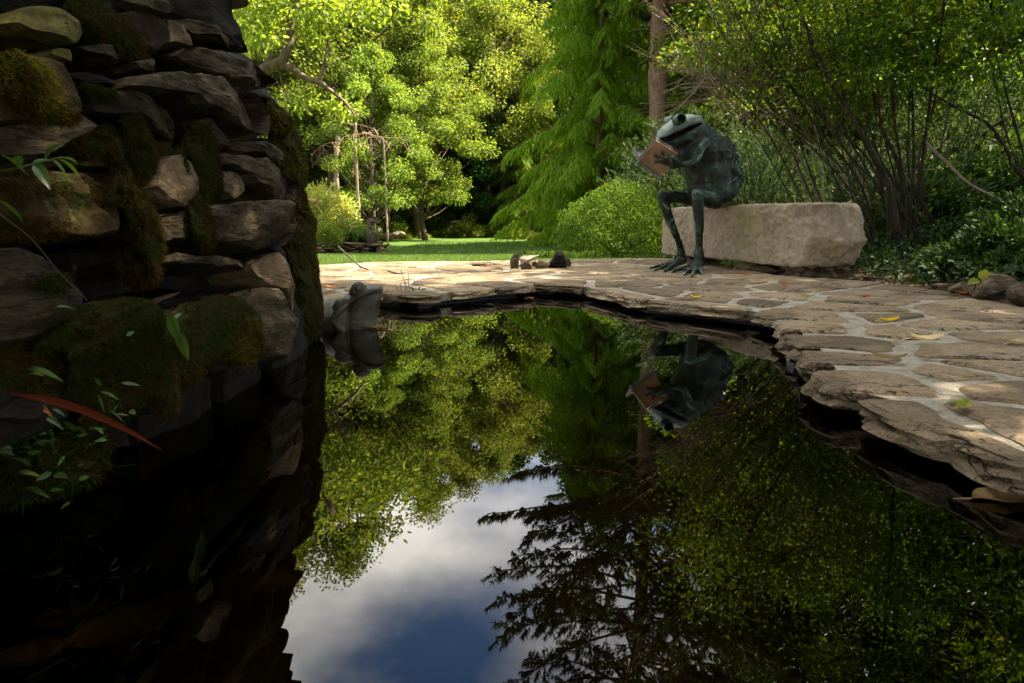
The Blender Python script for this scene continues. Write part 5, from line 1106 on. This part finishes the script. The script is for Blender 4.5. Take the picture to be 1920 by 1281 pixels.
# unseen trees right of and behind the frame, added to shade the pond garden
BG = make_deciduous(71, 9.5, 2.9, .24, 66, 230, .13, 'maple', .16, bark='darkbark', kind=4)
GR = 'leafy shade trees standing right of the pond outside the photo'
b9 = plant_tree('shade_tree', BG, 'leafy shade tree standing right of the pond outside the photo', 'tree', (5.9, 2.6, GZ(5.9, 2.6)), GR, 0, 1.35)
for k, (x, y, s) in enumerate([(4.3, -1.6, 1.45), (4.5, .9, 1.25), (8.6, 4.6, 1.35), (9.3, 7.9, 1.0), (8.2, -.4, 1.1), (7.2, -4.0, 1.1), (4.2, -5.0, .9), (3.2, -8, 1.1), (.4, -4.2, 1.2), (-2.4, -3.2, 1.15), (-4.2, .2, 1.1), (-5.2, 3.2, 1.0), (-3.6, -7, 1.3), (-7.5, 6, 1.1)]): copy_tree(b9, (x, y, GZ(x, y)), k * 1.9, s, ['leafy shade tree standing right of the pond outside the photo', 'leafy shade tree added behind the rock wall or the camera, outside the photo'][k > 7], [GR, 'leafy shade trees added unseen behind the rock wall and the camera'][k > 7])
# ================================================================== flower bed, barrel, pots, boulders
def flowers(label, cat, cx, cy, cz_, n, spread, petal, mname, h, seed, blades=0, bl=.5, name='day_lily'):
    t = thing(name, label, cat, (cx, cy, cz_)); rg = np.random.default_rng(seed)
    if blades:
        mb = MB(); a = rg.uniform(0, 6.28, blades); o = np.stack([np.cos(a), np.sin(a), 0*a], 1) * (rg.random(blades) ** .5 * spread)[:, None] + A((cx, cy, cz_))
        D = np.stack([np.cos(a) * .55, np.sin(a) * .55, np.ones(blades)], 1) + rg.normal(size=(blades, 3)) * .3
        leaf_cloud(mb, o, D, rg.normal(size=(blades, 3)), rg.uniform(.6, 1.1, blades) * bl, .028, 6, droop=.45); mb.build('foliage', M['grassm'], t)
    for k in range(n):
        a = rg.uniform(0, 6.28); r = spread * rg.random() ** .5 * .8; p = A((cx + r * math.cos(a), cy + r * math.sin(a), cz_ + h * rg.uniform(.75, 1.1)))
        mb = MB(); m_ = 6; aa = np.arange(m_) * 2 * math.pi / m_; D = np.stack([np.cos(aa), np.sin(aa), np.full(m_, .5)], 1); leaf_cloud(mb, np.repeat(p[None], m_, 0), D, np.repeat([[0, 0, 1.]], m_, 0), petal, petal * .5, 6, .1, .25)
        tube(mb, [p - A((0, 0, h * .6)), p], [.004, .004], 3, mi=1); mb.build('flower', [M[mname], M['grassm']], t)
    return t
M['orange'] = leaf_mat('orange_petal', (.75, .12, .01), (.8, .18, .02), None, .3); M['pink'] = leaf_mat('pink_petal', (.6, .34, .5), (.75, .5, .65), None, .3); M['yellow'] = leaf_mat('yellow_petal', (.7, .5, .03), (.8, .6, .05), None, .3)
flowers('clump of arching day lily leaves with orange blooms above the low wall', 'day lily', -3.95, 16.0, bedz(-3.95, 16.0), 3, .3, .11, 'orange', .75, 1, 420, .62)
flowers('dense arching green day lily leaves left of the barrel', 'day lily', -3.55, 15.3, bedz(-3.55, 15.3), 0, .30, .1, 'orange', .5, 2, 520, .55)
flowers('day lily clump without flowers left of the blooming one', 'day lily', -4.15, 15.4, bedz(-4.15, 15.4), 1, .32, .1, 'yellow', .6, 3, 420, .55)
flowers('few pale pink blossoms beside the day lilies', 'flower', -3.98, 14.9, bedz(-3.98, 14.9), 5, .22, .05, 'pink', .5, 5, 160, .35, 'pink_flower')
flowers('cluster of pink blossoms against the bright rhododendron', 'flower', -4.45, 15.3, bedz(-4.45, 15.3) + .35, 16, .24, .07, 'pink', .55, 4, 60, .4, 'pink_flower')
# half barrel on a stone, carrying a driftwood horse head
bp0 = on_z(697, 474, -.31); bpz = GZ(bp0.x, bp0.y)
plinth = thing('stone_plinth', 'stacked flat stones under the barrel at the end of the low wall', 'plinth', (bp0.x, bp0.y, bpz))
for k, (dx, dz, s) in enumerate([(-.14, .06, (.13, .16, .08)), (.16, .06, (.07, .12, .10)), (-.02, .17, (.27, .22, .045))]):
    mb = MB(); rock(mb, (bp0.x + dx, bp0.y, bpz + dz), s, 300 + k, 2, 8, .05); mb.build('stone', M['garden'], plinth)
bz = bpz + .20; BR = thing('wooden_barrel', 'weathered wooden half barrel with dark hoops at the end of the low wall', 'barrel', (bp0.x, bp0.y, bz))
M['wood'] = stone_mat('weathered_wood', [(.03, .022, .015), (.07, .054, .038), (.10, .082, .06)], 8, (5, 5, .6), .6, .01, 40, .85, None, .2)
for k in range(16):
    mb = MB(); prof = [(0, .118), (.065, .136), (.14, .136), (.20, .128)]; V = []
    for z, r in prof:
        for a, rr in ((k - .46, r), (k + .46, r), (k + .46, r - .02), (k - .46, r - .02)): th = a * 2 * math.pi / 16; V.append((bp0.x + rr * math.cos(th), bp0.y + rr * math.sin(th), bz + z))
    F = [(0, 3, 2, 1), (12, 13, 14, 15)] + [(4*i + j, 4*i + (j+1) % 4, 4*i + 4 + (j+1) % 4, 4*i + 4 + j) for i in range(3) for j in range(4)]
    mb.add(V, F); mb.build('stave', M['wood'], BR)
for z, r in ((.045, .137), (.155, .140)):
    mb = MB(); tube(mb, [(bp0.x, bp0.y, bz + z - .011), (bp0.x, bp0.y, bz + z - .011), (bp0.x, bp0.y, bz + z + .011), (bp0.x, bp0.y, bz + z + .011)], [r - .01, r, r, r - .01], 32, cap=False); mb.build('hoop', plain('rusty_iron', (.06, .035, .025), .7), BR)
mb = MB(); tube(mb, [(bp0.x, bp0.y, bz + .15), (bp0.x, bp0.y, bz + .19)], [.118, .118], 20); mb.build('soil', M['soil'], BR)
hz_ = bz + .185; g = MB(); O = Vector((bp0.x, bp0.y, hz_)); H_ = lambda x, z, y=0: O + Vector((x, y, z)) * .66
limb(g, [H_(-.02, 0), H_(-.07, .16), H_(-.03, .34), H_(.03, .46)], [0.093, 0.062, 0.046, 0.043]); limb(g, [H_(.0, .47), H_(.10, .45), H_(.24, .39)], [0.046, 0.037, 0.026])
limb(g, [H_(.0, .5, .03), H_(.0, .57, .04)], [0.015, 0.006]); limb(g, [H_(.0, .5, -.03), H_(.01, .57, -.04)], [0.015, 0.006])
limb(g, [H_(-.03, .5), H_(-.085, .42), H_(-.125, .25), H_(-.12, .1)], [0.019, 0.022, 0.019, 0.009]); limb(g, [H_(.02, .0, -.08), H_(.08, .14, -.07), H_(.02, .3, -.06)], [0.031, 0.025, 0.012]); limb(g, [H_(-.12, .5), H_(-.2, .42)], [0.012, 0.006])
V, N, Q = remesh(g, .010, 1); V = V + N * (.011 * fnoise(V * A((3, 3, 1)), 9, 2, 3))[:, None]
HS = thing('horse_head_sculpture', 'gnarled grey driftwood horse head standing in the barrel', 'sculpture', tuple(O)); MB().add(V, Q).build('head', M['wood'], HS)
q = at_d(733, 413, 28.0); zz = q.z; mb = MB()
BP = thing('black_pot', 'square black plant pot standing on the distant stone wall', 'plant pot', (q.x, q.y, zz))
pv = []
for z, r in ((-.12, .105), (.10, .125), (.13, .13), (.13, .11), (.06, .105)): pv += [(q.x + sx * r, q.y + sy * r, zz + z) for sx, sy in ((-1, -1), (1, -1), (1, 1), (-1, 1))]
mb.add(pv, [(3, 2, 1, 0)] + [(4*i + j, 4*i + (j+1) % 4, 4*i + 4 + (j+1) % 4, 4*i + 4 + j) for i in range(4) for j in range(4)]); mb.build('pot', plain('dark_plastic', (.03, .03, .035), .5), BP)
mb = MB(); mb.add(pv[-4:], [(0, 1, 2, 3)]); mb.build('soil', M['soil'], BP)
for lab, px, py, s, sd in [('rounded pale boulder behind the barrel', 706, 449, (.26, .22, .30), 31), ('low speckled boulder at the lawn edge right of the barrel', 727, 452, (.34, .24, .16), 33), ('sloping sunlit pale boulder beside the lawn', 744, 449, (.34, .25, .17), 35), ('small white boulder at the far lawn edge', 769, 446, (.13, .12, .09), 37)]:
    put_rock(lab, px, py, s, sd, 'boulder', .3, (0, 0), -.31, 'boulder', 8)
mb = MB(); tube(mb, catmull([at_d(845, 417, 28.5)[:], at_d(860, 415, 28.5)[:], at_d(878, 411, 28.6)[:]], 8), np.linspace(.045, .03, 8), 6)
tag(mb.build('fallen_log', M['palebark'], loc=tuple(at_d(860, 415, 28.5))), 'pale fallen log under the dark red maple mound', 'log')
# tufts of longer grass along the patio edge, below the bush
rg = np.random.default_rng(91)
for k, (px, lab) in enumerate([(1000, 'tuft of long grass behind the rock cluster'), (1028, 'tuft of long grass between the rock cluster and the bush'), (1085, 'tuft of grass at the foot of the rounded bush')]):
    p = on_z(px, 484, -.06); mb = MB(); n = 160; a = rg.uniform(0, 6.28, n); o = A(p) + np.stack([np.cos(a), np.sin(a) * .6, 0*a], 1) * (.22 * rg.random(n) ** .5)[:, None]
    leaf_cloud(mb, o, np.stack([np.cos(a) * .5, np.sin(a) * .5, np.ones(n)], 1), rg.normal(size=(n, 3)), rg.uniform(.08, .17, n), .007, 6, droop=.4); tag(mb.build('grass_tuft', M['grassm'], loc=tuple(p)), lab, 'grass tuft')
# ================================================================== fallen leaves
def leaf_mesh(mb, p, L, Wd, ang, curl=.25, lift=.006, seed=0, tilt=0.0):
    rg = np.random.default_rng(seed); n = 9; u = np.linspace(0, 1, n); w = Wd * np.sin(np.pi * u ** .85) ** .8 * .5 * (1 + .08 * rg.normal(size=n)); w[0] = w[-1] = .001
    mid = curl * L * (u - .5) ** 2 * 2 + .01 * rg.normal(size=n) * L + tilt * u * L; V = []
    for s in (-1, -.5, 0, .5, 1): V.append(np.stack([u * L - L / 2, s * w, mid + lift + abs(s) * Wd * .22 * (1 if s > 0 else .6)], 1))
    V = np.concatenate(V); c, s = math.cos(ang), math.sin(ang); V = np.stack([V[:, 0]*c - V[:, 1]*s, V[:, 0]*s + V[:, 1]*c, V[:, 2]], 1); V[:, 2] -= V[:, 2].min() - lift
    i = np.arange(n - 1); F = np.concatenate([np.stack([r*n + i, r*n + i + 1, (r+1)*n + i + 1, (r+1)*n + i], 1) for r in range(4)]); mb.add(V + A(p), F)
    tube(mb, [(p[0] - c * L * .5, p[1] - s * L * .5, p[2] + lift + .3 * curl * L), (p[0] - c * L * .78, p[1] - s * L * .78, p[2] + lift)], [.0016, .001], 4)
def lmat1(name, c, gl=.15): return leaf_mat(name, tuple(x * .8 for x in c), c, tuple(x * 1.15 for x in c), .25, .6, 0, gl)
M['yl'] = lmat1('yellow_leaf', (.85, .55, .012)); M['bl'] = lmat1('beige_leaf', (.62, .50, .31)); M['rl'] = lmat1('rust_leaf', (.28, .10, .03)); M['gl'] = lmat1('yellow_green_leaf', (.30, .34, .05)); M['brl'] = lmat1('brown_leaf', (.20, .13, .06)); M['redl'] = lmat1('red_brown_leaf', (.075, .014, .004), .02); M['sunk'] = lmat1('sunken_leaf', (.028, .016, .008))
FL = [('bright yellow leaf lying on the pale mortar near the middle of the right patio', 1667, 605, .075, .035, .1, 'yl'), ('curled beige leaf on the mortar right of the yellow leaf', 1738, 641, .10, .045, .0, 'bl'), ('pale beige leaf at the right edge of the photo', 1910, 648, .07, .04, .2, 'bl'),
  ('yellow green leaf on the near right slab', 1803, 768, .045, .035, .6, 'gl'), ('rust coloured curled leaf on the patio in front of the bench end', 1470, 536, .06, .05, .8, 'rl'), ('small yellow leaf on the patio left of the bench end', 1305, 560, .055, .025, -.2, 'yl'),
  ('thin yellow green leaf on the patio below the bench', 1515, 559, .06, .022, .05, 'gl'), ('small rust leaf on the far mortar at the right', 1622, 560, .05, .03, .4, 'rl'), ('brown translucent leaf lying in the joint of the near slabs', 1665, 676, .085, .03, -.5, 'brl'),
  ('rust leaf beside the frog toes', 1290, 512, .075, .035, .1, 'rl'), ('rust leaf under the bench beside the support stone', 1397, 516, .10, .04, 0, 'rl'), ('rust leaf at the edge of the bed on the right', 1802, 554, .07, .05, .3, 'rl'), ('second rust leaf right of the one at the bed edge', 1825, 556, .06, .04, 1, 'rl'),
  ('orange brown leaf on the patio beside the toad head', 622, 541, .07, .035, .1, 'rl'), ('tan leaf under the bench front', 1360, 503, .07, .035, .3, 'rl'), ('green leaf between the frog feet', 1277, 503, .07, .035, .3, 'gl')]
for k, (lab, px, py, L, Wd, a, mm) in enumerate(FL):
    p = on_z(px, py, .006 if py > 505 else .004); mb = MB(); leaf_mesh(mb, p[:], L, Wd, a, seed=k); tag(mb.build('fallen_leaf', M[mm], loc=tuple(p)), lab, 'leaf')
p = on_z(1885, 941, WZ); mb = MB(); leaf_mesh(mb, p[:], .10, .05, -.1, .05, .002, 40); tag(mb.build('floating_leaf', M['brl'], loc=tuple(p)), 'brown leaf floating on the dark water at the lower right', 'leaf')
p = on_z(994, 560, WZ); mb = MB(); leaf_mesh(mb, p[:], .045, .02, .1, .05, .002, 41); tag(mb.build('floating_leaf', M['rl'], loc=tuple(p)), 'tiny orange leaf floating below the far slab edge', 'leaf')
p = on_z(712, 617, WZ); mb = MB(); leaf_mesh(mb, p[:], .08, .04, .1, .1, .003, 42); tag(mb.build('floating_leaf', M['brl'], loc=tuple(p)), 'brown leaf floating under the toad chin', 'leaf')
for k, (lab, px, py, L, Wd, a, z) in enumerate([('large sunken brown leaf seen through the dark water at the bottom left', 248, 1190, .15, .075, .9, -.16), ('smaller sunken brown leaf left of the large one', 140, 1165, .10, .05, .7, -.16), ('sunken leaf near the bottom left corner', 70, 1240, .10, .045, .5, -.16), ('sunken pale leaf in the water below the mossy bank', 300, 885, .12, .04, .2, -.18), ('sunken reddish leaf right of the mossy bank', 265, 985, .12, .05, -.3, -.18)]):
    p = on_z(px, py, z); mb = MB(); leaf_mesh(mb, p[:], L, Wd, a, .1, .003, 50 + k); tag(mb.build('sunken_leaf', M['sunk'], loc=tuple(p)), lab, 'leaf')
# ================================================================== small plants and twigs near the camera
def sprig(name, label, cat, pts, leaves_, mm, r=.002, Wd=.45):
    P = [Vector(p) for p in pts]; t = thing(name, label, cat, tuple(P[0])); mb = MB(); tube(mb, catmull([p[:] for p in P], 16), np.linspace(r, r * .5, 16), 5); mb.build('stem', M['twig'] if mm not in ('sp', 'vine') else M[mm], t)
    for k, (p, L, dx) in enumerate(leaves_):
        mb = MB(); D = A([dx]); N = A([(-.1, -.45, .9)]); Lp_ = L; u = np.linspace(0, 1, 7); D0 = unit(D)[0]; S_ = unit(np.cross(D0, N[0])); N0 = np.cross(S_, D0)
        w = Wd * L * .5 * np.sin(np.pi * u ** .8) ** .85; w[0] = w[-1] = .0005; V = []
        for s in (-1, 0, 1): V.append(A(p) + u[:, None] * L * D0 + (s * w)[:, None] * S_ + (abs(s) * w * .35)[:, None] * N0 - (u ** 2)[:, None] * np.array([0, 0, L * .3]))
        i = np.arange(6); mb.add(np.concatenate(V), np.concatenate([np.stack([r_*7 + i, r_*7 + i + 1, (r_+1)*7 + i + 1, (r_+1)*7 + i], 1) for r_ in range(2)])); mb.build('leaf', M[mm], t)
    return t
M['vine'] = plain('vine', (.05, .04, .025), .8)
M['sp'] = leaf_mat('sprig_leaf', (.03, .075, .012), (.06, .12, .024), None, .4, .35, 0, .4)
W_ = lambda x, y, o=.09: wall_pt(x, y, o)
sprig('leafy_sprig', 'green leafy sprig poking out of the rock wall at the left', 'sprig', [W_(-20, 325, .06), W_(20, 318), W_(62, 308), W_(110, 296)], [(W_(62, 308), .034, (.35, .55, .35)), (W_(64, 306), .038, (.5, -.2, -.5)), (W_(40, 312), .03, (.2, -.5, .5)), (W_(85, 302), .045, (.35, .2, .7)), (W_(108, 297), .036, (.3, .7, -.4)), (W_(110, 296), .03, (.3, .9, .1)), (W_(98, 300), .026, (.4, .4, -.6)), (W_(0, 290), .035, (.3, .5, -.3)), (W_(-5, 375), .035, (.3, .7, -.5))], 'sp')
sprig('bare_vine', 'thin bare vine stem trailing down the rock wall', 'vine', [W_(-10, 395, .10), W_(60, 450, .10), W_(110, 510, .10), W_(165, 565, .10)], [], 'vine', .0014)
sprig('leaf_seedling', 'single small green leaf seedling on the mossy mound of the rock wall', 'seedling', [W_(108, 585, .06), W_(114, 578, .085)], [(W_(106, 577, .09), .026, (.35, .55, .05)), (W_(118, 577, .09), .018, (.2, .8, -.1))], 'sp')
sprig('grass_seedling', 'pale green blade seedling hanging between the two mossy mounds', 'seedling', [W_(318, 585, .10), W_(330, 610, .10), W_(345, 650, .10)], [(W_(318, 586, .10), .05, (.1, .3, -.9)), (W_(334, 620, .10), .05, (.1, .4, -.9)), (W_(330, 600, .10), .03, (.1, .6, .5))], 'sp')
BK_ = lambda x, y, z: at_d(x, y, .93)
sprig('long_leaf', 'long red brown strap leaf drooping from the mossy bank at the lower left', 'leaf', [BK_(40, 740, .07), BK_(52, 748, .07)], [(at_d(15, 738, .84), .185, (.95, .05, -.12))], 'redl', .002, .07)
rg = np.random.default_rng(5)
for k, (x, y, z, L, d_, mm, lab) in enumerate([(20, 700, .08, .07, (.8, .1, .15), 'gl', 'yellowish leaf at the top of the mossy bank, lower left'), (45, 690, .07, .075, (.9, .2, -.15), 'sp', 'green leaf above the long red brown leaf'), (65, 770, .04, .07, (.9, -.1, -.3), 'sp', 'pale green leaf below the long red brown leaf'), (35, 885, -.03, .05, (.9, .1, -.05), 'gl', 'dull green leaf at the foot of the mossy bank'), (50, 915, -.05, .055, (.9, -.1, -.1), 'sp', 'grey green leaf just above the water at the far left'), (0, 760, .05, .06, (.7, -.1, -.2), 'redl', 'dark red leaf at the left edge of the mossy bank'), (60, 755, .05, .055, (.8, -.2, -.2), 'rl', 'crumpled tan leaf under the long red brown leaf'), (190, 735, .03, .035, (.8, .3, -.3), 'sp', 'small green leaf right of the mossy bank'), (5, 810, .03, .06, (.9, .0, .1), 'sp', 'narrow green leaf lying across the mossy bank')]):
    p = BK_(x, y, z); sprig('bank_leaf', lab, 'leaf', [p, p + Vector(d_) * .012], [(p, L * .62, d_)], mm, .0012, .26)
rg = np.random.default_rng(17); n = 170; cB = at_d(70, 800, .98); mb = MB(); P_ = A(cB) + rg.normal(size=(n, 3)) * A((.055, .05, .035)); 
leaf_cloud(mb, P_, rg.normal(size=(n, 3)) * A((1, .7, .35)) + A((.3, -.3, .1)), A((0, -.4, .9)) + rg.normal(size=(n, 3)) * .5, rg.uniform(.012, .034, n), rg.uniform(.005, .011, n), 6)
mb.build('foliage', M['sp'], BANK); n = 120; mb = MB(); P_ = A(cB) + rg.normal(size=(n, 3)) * A((.06, .05, .03)); leaf_cloud(mb, P_, rg.normal(size=(n, 3)) + A((.2, -.2, .6)), rg.normal(size=(n, 3)), rg.uniform(.02, .05, n), .0022, 3, droop=.4); tag(mb.build('grass', M['gmoss'], BANK), kind='stuff')
# bright leafy plant and weeds on the right and on the patio
p = on_z(1838, 548, .02); sprig('lettuce_plant', 'pale yellow green broad leaved plant beside the mossy edging rock', 'plant', [p, p + Vector((0, 0, .05))], [(p + Vector((0, 0, .05)), .09, (-.8, -.2, .15)), (p + Vector((0, 0, .05)), .08, (-.5, -.7, -.35)), (p + Vector((0, 0, .06)), .08, (.1, -.1, .95)), (p + Vector((0, 0, .05)), .10, (.5, -.2, .5))], 'gl', .004, .6)
p = on_z(775, 549, .0); sprig('patio_weed', 'little bright green weed growing at the slab edge behind the toad head', 'weed', [p, p + Vector((.01, 0, .02))], [(p + Vector((0, 0, .01)), .035, (-.3, -.2, .7)), (p + Vector((.04, 0, .01)), .04, (.7, -.2, .4)), (p + Vector((.03, 0, .01)), .035, (.2, -.2, .8)), (p + Vector((.05, 0, .01)), .03, (.3, -.3, .5))], 'sp')
def twig(label, pts, r, mm='darkbark'): mb = MB(); [tube(mb, catmull([q[:] for q in pp], 10), np.linspace(r, r * .6, 10), 5) for pp in pts]; return tag(mb.build('twig', M[mm], loc=tuple(pts[0][0])), label, 'twig')
z0 = .006
twig('curved black twig standing up from the left part of the patio', [[on_z(659, 480, .0) + Vector((0, -.55, .12)), on_z(668, 494, .01), on_z(676, 500, z0), on_z(690, 506, z0)]], .009)
twig('dark flat twig lying on the patio right of the curved one', [[on_z(728, 509, z0), on_z(740, 512, z0), on_z(752, 514, z0)]], .008)
p = on_z(760, 550, 0); twig('upright dry stalks with thorns on the slab edge behind the toad head', [[p, p + Vector((.0, 0, .05)), p + Vector((-.02, 0, .12))], [p + Vector((.02, 0, 0)), p + Vector((.018, 0, .10))], [p + Vector((-.03, 0, 0)), p + Vector((-.05, 0, .045))], [p + Vector((-.02, 0, 0)), p + Vector((-.025, 0, .055))]], .0025, 'twig')
twig('small dark twigs on the patio left of the toad head', [[on_z(603, 540, z0), on_z(625, 547, z0), on_z(640, 548, z0)], [on_z(606, 548, z0), on_z(632, 543, z0)], [on_z(615, 536, z0), on_z(630, 541, z0)]], .004, 'twig')
# low plant at the foot of the bench beside the frog
p = on_z(1350, 497, .0); t = thing('bench_weed', 'small yellow green weed at the foot of the bench beside the frog leg', 'weed', tuple(p)); mb = MB(); rg = np.random.default_rng(8); n = 130
P_, dd, N = scatter(rg, p + Vector((0, -.02, .10)), .13, n, .8, .8); leaf_cloud(mb, P_, dd + A((0, -.3, .2)), N, rg.uniform(.02, .04, n), rg.uniform(.012, .022, n), 6); mb.build('foliage', M['box'], t)
mb = MB(); [tube(mb, [p[:], (p + Vector((dx, -.03, .16)))[:]], [.002, .001], 4) for dx in (-.08, -.03, .03, .08)]; mb.build('stem', M['twig'], t)
